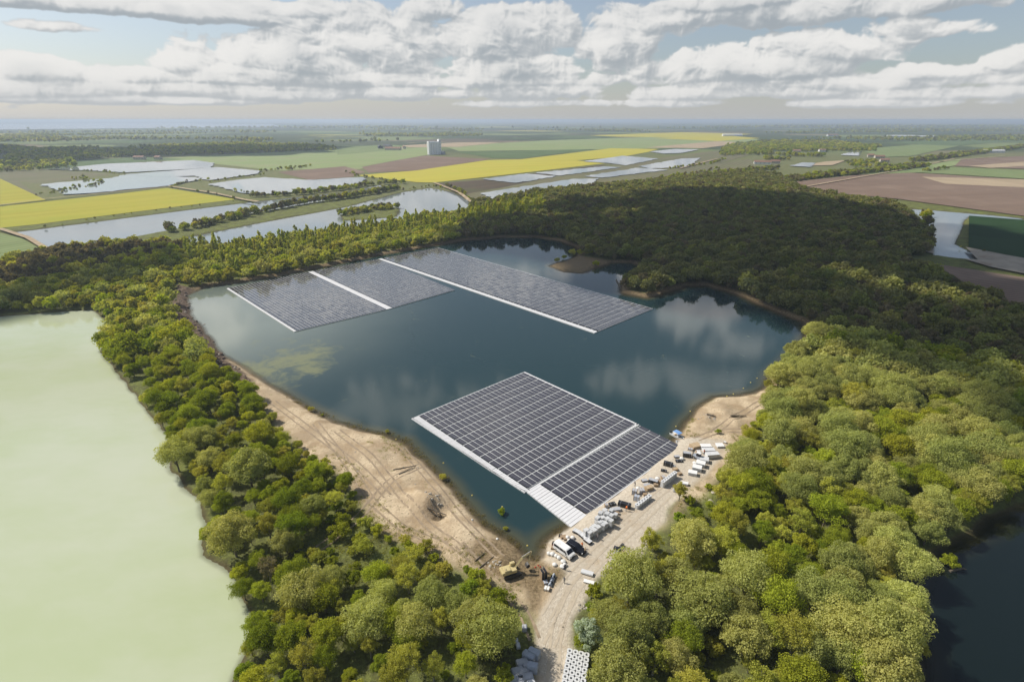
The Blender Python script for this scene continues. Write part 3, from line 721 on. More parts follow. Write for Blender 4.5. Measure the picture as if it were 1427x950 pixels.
# understorey shrubs
sx_, sy_ = spaced(4.2, (-120, 140, 66, 210), 5); oks = (terrain(sx_, sy_)[1]['sand'] < .6)
sx_, sy_ = sx_[oks], sy_[oks]
d = np.maximum(np.maximum(sdist(sx_, sy_, SAND), sdist(sx_, sy_, BEACH)), sdist(sx_, sy_, GRAVEL))
inf = terrain(sx_, sy_)[1]
oks = (d < .3) & (d > -9) & (sdist(sx_, sy_, FOREST) > 0) & (rng.random(len(d)) < .75) & (sdist(sx_, sy_, GRAVEL) < -1.2)
for sd in inf['sds']: oks &= sd < -.8
oks |= (sdist(sx_, sy_, GRASSY) > 0) | ((fbm(sx_, sy_, 11, 3, 99) < -.33) & (d < -2) & (sdist(sx_, sy_, FOREST) > 0) & (inf['sds'][1] < -1) & (inf['sds'][2] < -1) & (inf['sds'][0] < -1))
uu = 713.5+F*sx_/(sy_*CP+H*SP); ww = 475+F*(H*CP-sy_*SP)/(sy_*CP+H*SP); oks &= (uu > -20) & (uu < 1450) & (ww < 975)
ns = 0
for x, y in zip(sx_[oks], sy_[oks]):
    if ns > 295: break
    ns += 1; z = 'strip' if x < 15 else 'rightfront'
    place('shrub', x, y, random.uniform(.5, 1.15), 'low green shrub at the edge of the '+('sandy bank' if z == 'strip' else 'gravel yard and right-hand beach'), 'shrubs '+z)
for a, b, s, lab in ((617,668,.6,'small yellow green bush growing in the water beside the sand spit'), (434,573,.45,'small green bush in the shallows at the upper end of the sandy bank'), (449,579,.35,'tiny green bush in the shallows, right of a slightly larger one'),
                     (699,716,.5,'sparse bush in the water near the excavator, the upper one'), (705,738,.35,'sparse bush in the water near the excavator, the lower one'), (540,603,.3,'tiny bush at the water line halfway along the sandy bank'),
                     (1000,608,.45,'small bright green bush on the right-hand beach'), (776,366,1.1,'bush at the tip of the small brown spit'), (786,361,1.2,'second bush along the far edge of the small brown spit'), (797,357,1.3,'third bush along the far edge of the small brown spit'), (808,357,1.2,'fourth bush along the far edge of the small brown spit'), (820,358,1.4,'last bush where the small brown spit joins the wood'), (830,372,1.6,'round dark bush standing in the water by the small brown spit'), (1322,790,1.2,'half-drowned brownish tree lying in the dark pond')):
    q = G(a, b, -1); t = place('shrub', q[0], q[1], s, lab); t.location.z = max(t.location.z, -1.15)
# ---- everything beyond: low-detail merged trees
def merged(name, pts, label, cat, cnt_of, seed=3, mats=('willow', 'broad', 'olive', 'poplar', 'bare', 'dark', 'forestgreen')):
    Vs, Fs, lf, tn, mi = [], [], [], [], []; off = 0
    lods = {}
    for (x, y, k, s) in pts:
        cnt, size = cnt_of(x, y)
        key = (k, cnt, random.randrange(3))
        if key not in lods:
            pr = PROTO[random.choice(PK[k if k in PK else 'broad'])]
            V, Fc, l = leaves(pr['lobes'], cnt, size, .6, .3); lods[key] = (V, Fc, l)
        V, Fc, l = lods[key]; a = random.uniform(0, 6.28); c, sn = math.cos(a), math.sin(a)
        W = np.empty_like(V); W[:, 0] = (V[:, 0]*c-V[:, 1]*sn)*s+x; W[:, 1] = (V[:, 0]*sn+V[:, 1]*c)*s+y; W[:, 2] = (V[:, 2]-V[:, 2].max()*.16)*s*random.uniform(.85, 1.15)
        Vs.append(W); Fs.append(Fc+off); off += len(V); lf.append(l); tn.append(np.full(len(V), random.random())); mi.append(np.full(len(Fc), mats.index(k if k in mats else 'dark')))
    V = np.concatenate(Vs)
    o = npmesh(name, V, np.concatenate(Fs), [LM[m] for m in mats], False, dict(leaf=np.concatenate(lf), tint=np.concatenate(tn)), mi=np.concatenate(mi))
    return tag(o, label, cat, kind='stuff')
def lod(x, y):
    d = math.hypot(x, y)
    if d < 200: return 2200, .3
    if d < 300: return 1100, .42
    if d < 420: return 520, .6
    if d < 700: return 260, .85
    return 150, 1.1
gx2, gy2 = spaced(5.2, (-560, 640, 120, 980), 11)
m_ = (np.hypot(gx2, gy2) >= 262); gx2, gy2 = gx2[m_], gy2[m_]
ok = allowed(gx2, gy2, .8); gx2, gy2 = gx2[ok], gy2[ok]
ux = gx2/(gy2*CP+H*SP)*F+713.5; ok = (ux > -60) & (ux < 1490); gx2, gy2 = gx2[ok], gy2[ok]
b2 = sdist(gx2, gy2, BROWNW) > 0; p2 = sdist(gx2, gy2, POPL) > 0
u2 = 713.5+F*gx2/(gy2*CP+H*SP)
pts = []
for i in range(len(gx2)):
    r = random.random()
    if b2[i]: k = 'bare' if r < .8 else 'olive'
    elif p2[i]: k = 'poplar' if r < .42 else ('broad' if r < .65 else ('willow' if r < .82 else 'olive'))
    elif u2[i] > 640: k = 'dark' if r < .5 else ('forestgreen' if r < .78 else 'bare')
    else: k = 'olive' if r < .45 else ('broad' if r < .8 else 'willow')
    pts.append((gx2[i], gy2[i], k, random.uniform(.6, 1.25)*(.95 if u2[i] > 640 else .85)*(.78 if p2[i] else 1)))
pts += [(a, b, k, random.uniform(.75, 1.2)) for a, b, k in rest]
merged('forest', pts, 'dense wood running from behind the lake to the right edge of the photo', 'forest', lod)
print('trees', NIND, 'shrubs', ns, 'forest', len(pts))
# tree belts on the causeways, hedges and field edges: polyline px, spacing m, scale, width
BELT = [
 ([(232,324),(290,314),(354,298),(420,285),(480,277),(555,264)], 3.2, .95, 10), ([(60,318),(180,298),(330,281)], 30, .3, 3), ([(354,275),(404,273),(470,266),(510,259),(560,256)], 4, .9, 12),
 ([(290,255),(330,248),(372,244)], 16, .6, 8), ([(250,264),(300,270),(345,281)], 40, .45, 8), ([(400,238),(430,232),(360,240)], 22, .7, 14), ([(175,243),(150,240),(110,238)], 26, .5, 14),
 ([(105,248),(140,256),(110,262),(60,272)], 26, .6, 22), ([(180,218),(225,216)], 14, 1.0, 18), ([(60,234),(110,230)], 22, .8, 14), ([(480,300),(510,294),(550,289)], 3.0, .75, 18),
 ([(290,252),(260,254),(240,262)], 16, .6, 8), ([(330,266),(360,272),(400,273)], 12, .5, 8),
 ([(560,266),(600,260),(640,266),(662,284)], 18, .5, 6), ([(486,240),(500,246),(560,256)], 20, .6, 8), ([(620,258),(650,272)], 12, .7, 5),
 ([(1082,254),(1150,246),(1220,240),(1284,232)], 6, 1.1, 26), ([(1277,225),(1340,217),(1427,205),(1500,198)], 9, 1.2, 30), ([(1284,240),(1320,236)], 20, 1, 10),
 ([(870,262),(950,250),(1030,240),(1080,236)], 8, .9, 25), ([(930,236),(990,229),(1010,222)], 15, .7, 10), ([(1340,345),(1352,347),(1427,364)], 60, .3, 4),
 ([(880,258),(1000,236)], 24, .8, 8), ([(700,278),(800,262),(870,255)], 9, .75, 12), ([(1290,300),(1292,318)], 7, 1.0, 10),
]
pts = []
for pl, sp, s, w in BELT:
    Q = poly(pl)
    for a, b in zip(Q[:-1], Q[1:]):
        L = np.linalg.norm(b-a); k = max(1, int(L/sp*2.2))
        for j in range(k):
            for rep in range(max(1, int(w/7))):
                p = a+(b-a)*(j+random.random())/k; p = p+rng.uniform(-w/2, w/2, 2)
                pts.append((p[0], p[1], random.choice(['broad', 'broad', 'dark', 'olive', 'bare']), s*random.uniform(.45, 1.05)))
merged('tree_belts', pts, 'lines of trees and bushes along the ponds, causeways and hedges of the plain', 'trees', lod)
# distant woods: areas px polygon, density
AREAS = [
 ([(0,240),(0,204),(60,208),(200,205),(330,200),(460,203),(470,210),(330,214),(200,218),(100,224),(80,236)], 17, 1.0),
 ([(1000,216),(1010,205),(1060,198),(1170,197),(1225,203),(1215,214),(1150,216),(1090,226),(1040,226)], 15, 1.0),
 ([(1170,226),(1230,222),(1235,230),(1190,234)], 16, .8),
 ([(0,198),(0,188),(250,186),(480,188),(620,186),(700,190),(560,196),(430,199),(200,198)], 42, 1.25),
 ([(620,183),(900,180),(1427,178),(1427,183),(1100,186),(800,187)], 60, 1.35),
 ([(1120,193),(1427,189),(1427,197),(1300,197)], 40, 1.15),
 ([(0,185.5),(400,181),(713,180),(713,183),(300,186)], 70, 1.5),
 ([(-20,180),(700,175),(1450,175),(1450,178),(700,179.5)], 130, 2.1),
]
pts = []
for pl, sp, s in AREAS:
    Q = poly(pl); x0, y0 = Q.min(0); x1, y1 = Q.max(0)
    ax, ay = spaced(sp, (x0, x1, y0, y1), 21); m_ = (sdist(ax, ay, Q)+sp*3*fbm(ax, ay, sp*8, 3, 5) > 0) & (fbm(ax, ay, sp*14, 3, 15) > (-.35 if sp == 17 else (-.12 if sp < 20 else -.02)))
    for p in PONDS[:13]:
        m_ &= sdist(ax, ay, poly(p)) < -6
    for x, y in zip(ax[m_], ay[m_]): pts.append((x, y, random.choice(['broad', 'broad', 'dark', 'olive']), s*random.uniform(.8, 1.3)))
def lod2(x, y):
    d = math.hypot(x, y)
    return (70, 2.0) if d < 2500 else (30, 3.6)
print('distant', len(pts))
merged('distant_woods', pts, 'far woods and tree clumps fading towards the horizon', 'woods', lod2)
# ------------------------------------------------------------------ floating solar arrays
def panelmat(name, base, rough, spec):
    n = NT(name); uv = n.n('ShaderNodeTexCoord').outputs['UV']; s = n.n('ShaderNodeSeparateXYZ'); n.set(s, '0', uv)
    def line(v, k, w): 
        f = n.math('FRACT', n.math('MULTIPLY', v, k)); return n.math('LESS_THAN', n.math('MINIMUM', f, n.math('SUBTRACT', 1.0, f)), w)
    l = n.math('MAXIMUM', line(s.outputs[0], 2.0, .03), line(s.outputs[1], 4.0, .028))
    g_ = n.math('MULTIPLY', n.math('MAXIMUM', line(s.outputs[0], 12.0, .08), line(s.outputs[1], 24.0, .08)), .25)
    c = n.mix(n.math('MAXIMUM', n.math('MULTIPLY', l, .55), g_), base, (.28, .28, .30))
    c = n.mix(n.math('MULTIPLY', n.noise(n.coord(), .4, 4), .35), c, tuple(x*1.6 for x in base))
    return n.done(n.bsdf(c, rough, IOR=1.5, Specular_IOR_Level=spec))
M['panel'] = panelmat('solar_glass', (.036, .035, .045), .16, .4)
M['panelfar'] = panelmat('far_solar_glass', (.05, .05, .055), .10, .65)
M['float'] = plain('float_plastic', (.60, .61, .60), .55, .07, .6)
n = NT('float_deck'); co = n.coord(); br = n.n('ShaderNodeTexBrick'); n.set(br, 'Vector', co)
M['deck'] = plain('deck_plastic', (.66, .66, .66), .55, .06, 1.0)
def bil(q, u, v):
    """q = corners at (0,0),(1,0),(1,1),(0,1)"""
    q = [np.array(c) for c in q]; u = np.asarray(u)[..., None]; v = np.asarray(v)[..., None]
    return q[0]*(1-u)*(1-v)+q[1]*u*(1-v)+q[2]*u*v+q[3]*(1-u)*v
def slabs(rects, q, z0, z1, tilt=0.0, jit=0.0):
    """rects (u0,u1,v0,v1) in bilinear patch -> box verts, faces, uv"""
    R = np.array(rects); u = np.stack([R[:, 0], R[:, 1], R[:, 1], R[:, 0]], 1); v = np.stack([R[:, 2], R[:, 2], R[:, 3], R[:, 3]], 1)
    Pp = bil(q, u, v); m = len(R)
    zt = np.full((m, 4), z1)+np.array([tilt, tilt, -tilt, -tilt])+rng.normal(size=(m, 1))*0+rng.normal(size=(m, 1))*jit*np.array([1, 1, -1, -1])+rng.normal(size=(m, 1))*jit*np.array([1, -1, -1, 1])
    T = np.concatenate([Pp, zt[..., None]], 2); B = np.concatenate([Pp, (zt-(z1-z0))[..., None]], 2)
    V = np.concatenate([T, B], 1).reshape(-1, 3)
    f = np.array([(0, 1, 2, 3), (7, 6, 5, 4), (0, 4, 5, 1), (1, 5, 6, 2), (2, 6, 7, 3), (3, 7, 4, 0)])
    Fc = (f[None]+np.arange(m)[:, None, None]*8).reshape(-1, 4)
    # make top face point up
    a = V[Fc[0]]; 
    if np.cross(a[1]-a[0], a[2]-a[0])[2] < 0: Fc = Fc[:, ::-1]
    uv = np.tile(np.array([(0, 0), (1, 0), (1, 1), (0, 1)], float), (6*m, 1)).reshape(-1, 2)
    return V, Fc, uv
def dims(q): return np.linalg.norm(np.array(q[1])-q[0]), np.linalg.norm(np.array(q[3])-q[0])
def block(root, q, nc, nr, pm, solo, zt=WL+.42, barw=.34, jit=.004, tilt=-.05):
    W, L = dims(q); pu, pv = 1/nc, 1/nr; gu = .11/W; gv = barw/2/L
    cells = [(i*pu+gu, (i+1)*pu-gu, j*pv+gv, (j+1)*pv-gv) for j in range(nr) for i in range(nc)]
    bars = [(0, 1, j*pv-gv*.85, j*pv+gv*.85) for j in range(1, nr)]+[(0, 1, 0, gv*1.1), (0, 1, 1-gv*1.1, 1)]
    cr = [(i*pu-gu*.75, i*pu+gu*.75, 0, 1) for i in range(1, nc)]
    V1, F1, _ = slabs(bars, q, WL-.12, WL+.36); V2, F2, _ = slabs(cr, q, WL-.05, WL+.40)
    return cells, (np.concatenate([V1, V2]), np.concatenate([F1, F2+len(V1)]))
def array(name, label, blocks, pm, deckparts, nsolo=100, tilt=-.05):
    root = empty(name, (0, 0, 0), 0, label, 'solar array')
    allc, fv, ff, off = [], [], [], 0
    for q, nc, nr in blocks:
        cells, (V, Fc) = block(root, q, nc, nr, pm, 0)
        allc += [(c, q) for c in cells]; fv.append(V); ff.append(Fc+off); off += len(V)
    npmesh('float_frame', np.concatenate(fv), np.concatenate(ff), M['float'], parent=root)
    def dd(cq): c, q = cq; p = bil(q, (c[0]+c[1])/2, (c[2]+c[3])/2); return float(np.hypot(*p))
    allc.sort(key=dd)
    for c, q in allc[:nsolo]:
        V, Fc, uv = slabs([c], q, WL+.38, WL+.44, tilt, .004); npmesh('solar_panel', V, Fc, pm, parent=root, uv=uv)
    vs, fs, us, off = [], [], [], 0
    for q in {id(q): q for _, q in allc}.values():
        rc = [c for c, qq in allc[nsolo:] if qq is q]
        if not rc: continue
        V, Fc, uv = slabs(rc, q, WL+.38, WL+.44, tilt, .011); vs.append(V); fs.append(Fc+off); us.append(uv); off += len(V)
    o = npmesh('solar_panel', np.concatenate(vs), np.concatenate(fs), pm, parent=root, uv=np.concatenate(us)); tag(o, kind='stuff')
    for nm, q, step in deckparts:
        W, L = dims(q); k = max(1, int(L/step)); gp = .05/L
        V, Fc, _ = slabs([(0, 1, i/k+gp*(1 if i % 4 else 2.2), (i+1)/k-gp) for i in range(k)], q, WL-.15, WL+.34)
        npmesh(nm, V, Fc, M['deck'], parent=root)
    return root
def quad(o, a, b, a0, a1, b0, b1): return [o+a*a0+b*b0, o+a*a1+b*b0, o+a*a1+b*b1, o+a*a0+b*b1]
o_ = G(572.8, 582.7, WL+.3); T_ = G(730.8, 517.7, WL+.3); C_ = G(890, 591, WL+.3); R_ = G(950.7, 621.5, WL+.3); Fr = G(795.8, 734.3, WL+.3); Md = G(735, 683.8, WL+.3)
a_ = (T_-o_)/np.linalg.norm(T_-o_); b_ = (C_-T_)/np.linalg.norm(C_-T_)
Lb = np.linalg.norm(C_-T_); La = np.linalg.norm(T_-o_)
qm = quad(o_, a_, b_, 2.9, La-.8, .35, Lb-1.0)
q2c = [Md+a_*4.6+b_*.2, C_+b_*.9-a_*.3, R_-b_*.35-a_*.2, Fr+a_*6.3-b_*.35]
array('floating_solar_array', 'near dark grey floating solar array moored against the gravel shore', [(qm, 27, 13), (q2c, 26, 4)], M['panel'],
      [('walkway', quad(o_, a_, b_, .7, 2.7, 0, Lb*.74), .55), ('walkway', [o_+b_*Lb*.742+a_*.7, o_+b_*Lb*.742+a_*2.7, o_+b_*Lb*1.0+a_*2.7, Md-a_*.4], .75), ('walkway', [Md-a_*.4+b_*.1, Md+a_*4.4+b_*.1, Fr+a_*6.1-b_*.1, Fr], 1.0),
       ('edge_float', [o_, o_+a_*.32, Md-a_*.75, Md-a_*1.05], 1.6), ('edge_float', quad(o_, a_, b_, La-.7, La, 0, Lb+.3), 1.6), ('edge_float', [o_, T_, T_+b_*.28, o_+b_*.28], 9),
       ('edge_float', [C_-b_*.75, o_+a_*3+b_*(Lb-.75), o_+a_*3+b_*(Lb-.1), C_-b_*.1], 9),
       ('edge_float', [Fr+a_*6.1-b_*.3, R_-b_*.3, R_+b_*.15, Fr+a_*6.1+b_*.15], 9)])
# the scalloped joint between the two blocks
root_near = bpy.data.objects['floating_solar_array']
mb = MB(); an = math.atan2(a_[1], a_[0])
for i in range(44):
    p = Md+a_*4.8+(C_-Md-a_*5.2)*(i+.5)/44+b_*.15
    mb.box((p[0], p[1], WL+.3), (.62, .55, .35), an, jit=.03)
mb.build('joint_float', M['float'], root_near)
Z = WL+.3
fL, fB, fT, fR, fF = [G(*p, Z) for p in ((316,402),(410,462),(610,345),(910,430),(828,464))]
w1a, w1b, w2a, w2k = [G(*p, Z) for p in ((429,379),(539,431),(527,361),(634,404))]
af = (fT-fL)/np.linalg.norm(fT-fL)
A_ = [fL+af*1.2, w1a, w1b, fB+af*1.2]; B_ = [w1a+af*3.4, w2a, w2k, w1b+af*3.4]; C2 = [w2a+af*3.2, fT-af*.5, fR-af*.4, fF+af*3.4]
array('floating_solar_array', 'large L-shaped far floating solar array crossed by white walkways', [(A_, 27, 23), (B_, 25, 23), (C2, 25, 47)], M['panelfar'],
      [('walkway', [w1a+af*.1, w1a+af*3.3, w1b+af*3.3, w1b+af*.1], 2.0), ('walkway', [w2a+af*.1, w2a+af*2.7, fF+af*2.7, fF+af*.1], 2.0),
       ('edge_float', [fL, fL+af*1.1, fB+af*1.1, fB], 2.0), ('edge_float', [fT-af*.45, fT, fR, fR-af*.35], 3.0), ('edge_float', [fL, fT, fT+b_*-.1, fL-b_*.5], 40)], tilt=-.02)
# ------------------------------------------------------------------ vehicles
def wheel(parent, x, y, r, w=.22):
    s = 1 if y > 0 else -1
    t = MB().tube((x, y-s*w/2, r), (x, y+s*w/2, r), r, n=18).build('tyre', M['rubber'])
    wb = MB().tube((x, y+s*(w/2-.02), r), (x, y+s*(w/2+.012), r), r*.62, n=12)
    w_ = t; w_.name = 'wheel'; w_.parent = parent
    wb.build('rim', M['chrome'], w_)
def car(name, label, loc, rz, paint, prof, W, glass, side_glass, wb, wr, rearz, cat='van'):
    t = empty(name, loc, rz, label, cat)
    zs = [p[1] for p in prof]; zt = max(zs)
    inset = lambda x, z: 1-.13*max(0, (z-.95)/(zt-.95)) if z > .95 else 1-.03*max(0, (.5-z))
    MB().prism(prof, -W/2, W/2, inset=inset).build('body', paint, t, bevel=.06)
    for q in glass:                                     # across-body panes given by two profile points
        (x0, z0), (x1, z1) = q; d = Vector((x1-x0, 0, z1-z0)).normalized(); nn = Vector((d.z, 0, -d.x)); 
        if nn.x*(1 if x0 > 0 else -1) < 0: nn = -nn
        h0 = W/2*inset(x0, z0)-.10; h1 = W/2*inset(x1, z1)-.13; e = nn*.02; k = nn*-.03
        vs = [Vector((x0, -h0, z0))+e, Vector((x0, h0, z0))+e, Vector((x1, h1, z1))+e, Vector((x1, -h1, z1))+e]; vs += [v-e+k for v in vs]
        MB().add(vs, [(0, 1, 2, 3), (7, 6, 5, 4), (0, 4, 5, 1), (1, 5, 6, 2), (2, 6, 7, 3), (3, 7, 4, 0)]).build('windscreen' if x0 > 0 else 'rear_window', M['darkglass'], t)
    for pl in side_glass:
        for s in (-1, 1):
            vs = [(x, s*(W/2*inset(x, z)+.012), z) for x, z in pl]+[(x, s*(W/2*inset(x, z)-.03), z) for x, z in pl]; k = len(pl)
            MB().add(vs, [tuple(range(k)), tuple(range(2*k-1, k-1, -1))]+[(i, (i+1) % k, k+(i+1) % k, k+i) for i in range(k)]).build('side_window', M['darkglass'], t)
    fx_ = max(p[0] for p in prof); rx_ = min(p[0] for p in prof)
    for s in (-1, 1):
        MB().box((fx_-.12, s*(W/2-.24), .78), (.25, .32, .2)).build('headlight', M['light'], t, bevel=.03)
        MB().box((rx_+.06, s*(W/2-.13), 1.0), (.16, .16, .4)).build('tail_light', M['red'], t, bevel=.02)
        MB().box((fx_*.52, s*(W/2+.12), 1.12), (.14, .26, .2)).build('mirror', M['black'], t, bevel=.03)
        for x in wb: wheel(t, x, s*(W/2-.12), wr)
    MB().box((fx_-.02, 0, .42), (.16, W*.92, .26)).build('bumper', M['black'], t, bevel=.04)
    MB().box((fx_+.02, 0, .72), (.06, W*.42, .14)).build('grille', M['black'], t)
    return t
def bearing(p, q): a = G(*p); b = G(*q); return math.atan2(b[1]-a[1], b[0]-a[0])
rv = bearing((775,760), (797,776))
vanp = [(-2.6, .35), (-2.62, 1.0), (-2.5, 1.9), (-2.3, 1.97), (1.0, 1.97), (1.25, 1.9), (1.95, 1.18), (2.5, 1.0), (2.62, .8), (2.62, .35)]
car('van', 'white passenger van parked beside the black car near the water', at(786, 770), rv, M['white'], vanp, 1.95, [((1.93, 1.20), (1.30, 1.86)), ((-2.62, 1.2), (-2.52, 1.75))],
    [[(-2.3, 1.2), (-.75, 1.2), (-.75, 1.75), (-2.25, 1.75)], [(-.65, 1.2), (.45, 1.2), (.45, 1.75), (-.65, 1.75)], [(.55, 1.2), (1.6, 1.2), (1.15, 1.75), (.55, 1.75)]], (-1.6, 1.65), .34, 1)
suvp = [(-2.25, .4), (-2.3, .95), (-2.05, 1.6), (-1.75, 1.68), (.2, 1.68), (.5, 1.6), (1.15, 1.05), (2.1, .92), (2.3, .75), (2.3, .4)]
r2 = bearing((791,759), (812,771))
sv = car('car', 'black estate car parked on the right of the white van', at(802, 766), r2, M['blackpaint'], suvp, 1.9, [((1.12, 1.07), (.53, 1.57)), ((-2.28, 1.05), (-2.08, 1.52))],
    [[(-2.0, 1.08), (-.95, 1.08), (-.95, 1.52), (-1.85, 1.52)], [(-.88, 1.08), (-.02, 1.08), (-.02, 1.52), (-.88, 1.52)], [(.05, 1.08), (.9, 1.08), (.45, 1.5), (.05, 1.52)]], (-1.4, 1.4), .36, 1, cat='car')
for s in (-1, 1): MB().box((-.7, s*.72, 1.73), (1.9, .05, .05)).build('roof_rail', M['chrome'], sv)
# excavator
e = empty('excavator', at(712, 800), 0, 'pale yellow tracked excavator with its arm reaching over the muddy shore', 'excavator'); ea = bearing((706,803), (731,795)); e.rotation_euler.z = ea; e.location.z -= .1; e.scale = (.82,)*3
for s in (-1, 1):
    tb = MB(); pr = [(-2.0+.45*math.cos(t), .45+.45*math.sin(t)) for t in np.linspace(math.pi*1.5, math.pi*.5, 7)]+[(2.0+.45*math.cos(t), .45+.45*math.sin(t)) for t in np.linspace(math.pi*.5, -math.pi*.5, 7)]
    tb.prism(pr, s*1.35-.27, s*1.35+.27).build('track', M['darkmetal'], e)
MB().box((0, 0, .6), (2.6, 2.2, .45)).tube((0, 0, .7), (0, 0, 1.15), .6, n=14).build('undercarriage', M['darkmetal'], e)
MB().box((-.55, 0, 1.6), (3.6, 2.6, .9)).box((-1.2, -.1, 2.2), (1.9, 2.2, .4), taper=.1).build('house', M['yellowpaint'], e, bevel=.08)
MB().box((-2.5, 0, 1.65), (.6, 2.6, 1.0)).build('counterweight', M['yellowpaint'], e, bevel=.12)
cab = MB().box((.7, .8, 2.3), (1.4, .95, 1.3), taper=.08).build('cab', M['yellowpaint'], e, bevel=.08)
MB().box((1.49, .8, 2.5), (.05, .8, .95), ry=-.03).build('window', M['darkglass'], cab); MB().box((.8, 1.29, 2.55), (1.1, .05, .85)).build('window', M['darkglass'], cab)
MB().tube((-1.6, -.7, 2.3), (-1.6, -.7, 2.95), .07).build('exhaust', M['black'], e)
bm_ = MB(); pts_ = [(1.2, -.1, 1.9), (2.9, -.1, 4.1), (5.2, -.1, 5.0)]
for a1, b1, r0, r1 in ((pts_[0], pts_[1], .34, .36), (pts_[1], pts_[2], .36, .22)): bm_.tube(a1, b1, r0, r1, 4, smooth=False)
bm_.build('boom', M['yellowpaint'], e)
MB().tube((5.6, -.1, 5.5), (5.0, -.1, 1.9), .26, .16, 4, smooth=False).build('stick', M['yellowpaint'], e)
MB().tube((1.6, .25, 1.7), (3.0, .25, 3.7), .09, n=6).tube((3.0, -.1, 4.7), (5.4, -.1, 5.6), .08, n=6).build('hydraulic_cylinder', M['chrome'], e)
MB().prism([(4.9, 2.0), (5.2, 1.3), (4.9, .75), (4.3, .7), (4.05, 1.1), (4.4, 1.75)], -.65, .45).build('bucket', M['darkmetal'], e)
# boats
def hull(name, L, W, Hh, mat, parent=None, inner=None):
    N = 12; V, Fc = [], []
    for i in range(N+1):
        t = i/N; x = -L/2+L*t; w = W/2*(1-max(0, (t-.55)/.45)**2.2)*(.92+.08*math.sin(t*3)); sh = Hh*(1+.25*max(0, t-.4))
        kz = .0+.25*max(0, (t-.7)/.3)**2
        V += [(x, -w, sh), (x, -w*.82, kz+.12), (x, 0, kz), (x, w*.82, kz+.12), (x, w, sh), (x, w*.84, sh), (x, w*.72, kz+.22), (x, -w*.72, kz+.22), (x, -w*.84, sh)]
    k = 9
    for i in range(N):
        for j in range(k): Fc.append((i*k+j, i*k+(j+1) % k, (i+1)*k+(j+1) % k, (i+1)*k+j))
    Fc.append(tuple(range(k)))
    return MB().add(V, Fc).build(name, mat, parent)
b = empty('motorboat', tuple(G(944, 609, WL))+(WL-.12,), bearing((937,603), (953,612)), 'small white motorboat with a blue sun canopy at the corner of the near array', 'boat')
hull('hull', 5.0, 1.9, .75, M['white'], b)
MB().box((.2, 0, .75), (.7, .8, .7), taper=.15).build('console', M['whiteplastic'], b, bevel=.05); MB().box((-1.0, 0, .5), (.5, 1.2, .35)).build('bench', M['card'], b)
MB().prism([(-1.4, 1.85), (-.6, 2.0), (.4, 1.98), (1.0, 1.85), (.4, 1.93), (-.6, 1.95)], -.85, .85).build('canopy', M['blue'], b)
cp = MB()
for x, y in ((-1.3, .8), (-1.3, -.8), (.9, .75), (.9, -.75)): cp.tube((x, y, .7), (x, y, 1.86), .025, n=5)
cp.build('canopy_frame', M['chrome'], b)
MB().box((-2.6, 0, .75), (.35, .4, .6)).box((-2.65, 0, .2), (.16, .14, .7)).build('outboard_motor', M['black'], b, bevel=.04)
d_ = empty('dinghy', tuple(G(950, 617, WL))+(WL-.05,), bearing((943,616), (958,617)), 'flat grey white dinghy drawn up between the motorboat and the array', 'boat')
tb = MB(); pt = [(-1.7, .6), (.6, .6), (1.4, .4), (1.8, 0), (1.4, -.4), (.6, -.6), (-1.7, -.6)]
for p, q in zip(pt[:-1], pt[1:]): tb.tube((*p, .3), (*q, .3), .21, n=8)
tb.build('tube', M['greyplastic'], d_); MB().box((-.2, 0, .2), (3.0, 1.0, .08)).box((-1.6, 0, .4), (.06, 1.0, .4)).build('floor', M['whiteplastic'], d_); MB().box((-.4, 0, .45), (.25, 1.1, .06)).build('seat', M['wood'], d_)
# ------------------------------------------------------------------ yard goods
ya = bearing((800,735), (945,622))        # along the shore
def float_stack(n_, d=(1.15, 1.05), h=2.1, mat='whiteplastic'):
    """bundle of upright moulded floats"""
    t = empty('float_stack', (0, 0, 0)); w = d[0]/n_
    for i in range(n_):
        m = MB().box((-d[0]/2+w*(i+.5), 0, h/2), (w*.86, d[1], h-(i % 2)*.06)).box((-d[0]/2+w*(i+.5), 0, h*.35), (w*.92, d[1]*.9, .12)).box((-d[0]/2+w*(i+.5), 0, h*.7), (w*.92, d[1]*.9, .12))
        m.build('float', M[mat], t, bevel=.05)
    m = MB()
    for z in (h*.25, h*.75): m.box((0, 0, z), (d[0]*1.0, d[1]*1.02, .05))
    m.build('strap', M['black'], t); MB().box((0, 0, .06), (d[0]*1.05, d[1]*1.1, .12)).build('pallet', M['wood'], t)
    return t
def put(t, p, rz, label, cat, group=None, sc=None, dz=0):
    l = at(*p); t.location = (l[0], l[1], l[2]-.03+dz); t.rotation_euler = (0, 0, rz); tag(t, label, cat, group)
    if sc: t.scale = sc
    return t
G1 = [(817,747),(823,743),(829,739),(835,735),(822,750),(828,746),(834,742),(840,738)]
G2 = [(833,731),(839,727),(845,723),(851,719),(839,734),(845,730),(851,726),(857,722),(843,736),(850,733),(836,722),(842,717)]
st0 = float_stack(4)
first = True
for j, (grp, gl, ds) in enumerate(((G1, 'tall white float bundle in the cluster nearest the black car', 'near float bundles'), (G2, 'tall white float bundle in the ragged cluster behind the first', 'far float bundles'))):
    for p in grp:
        p = (p[0]+random.uniform(-1, 1), p[1]+random.uniform(-.8, .8)); l = at(*p)
        t = st0 if first else copy_thing(st0, l, 0)
        first = False
        put(t, p, ya+random.uniform(-.3, .3), gl, 'float stack', ds, (1.0, 1.0, random.uniform(.72, 1.1)))
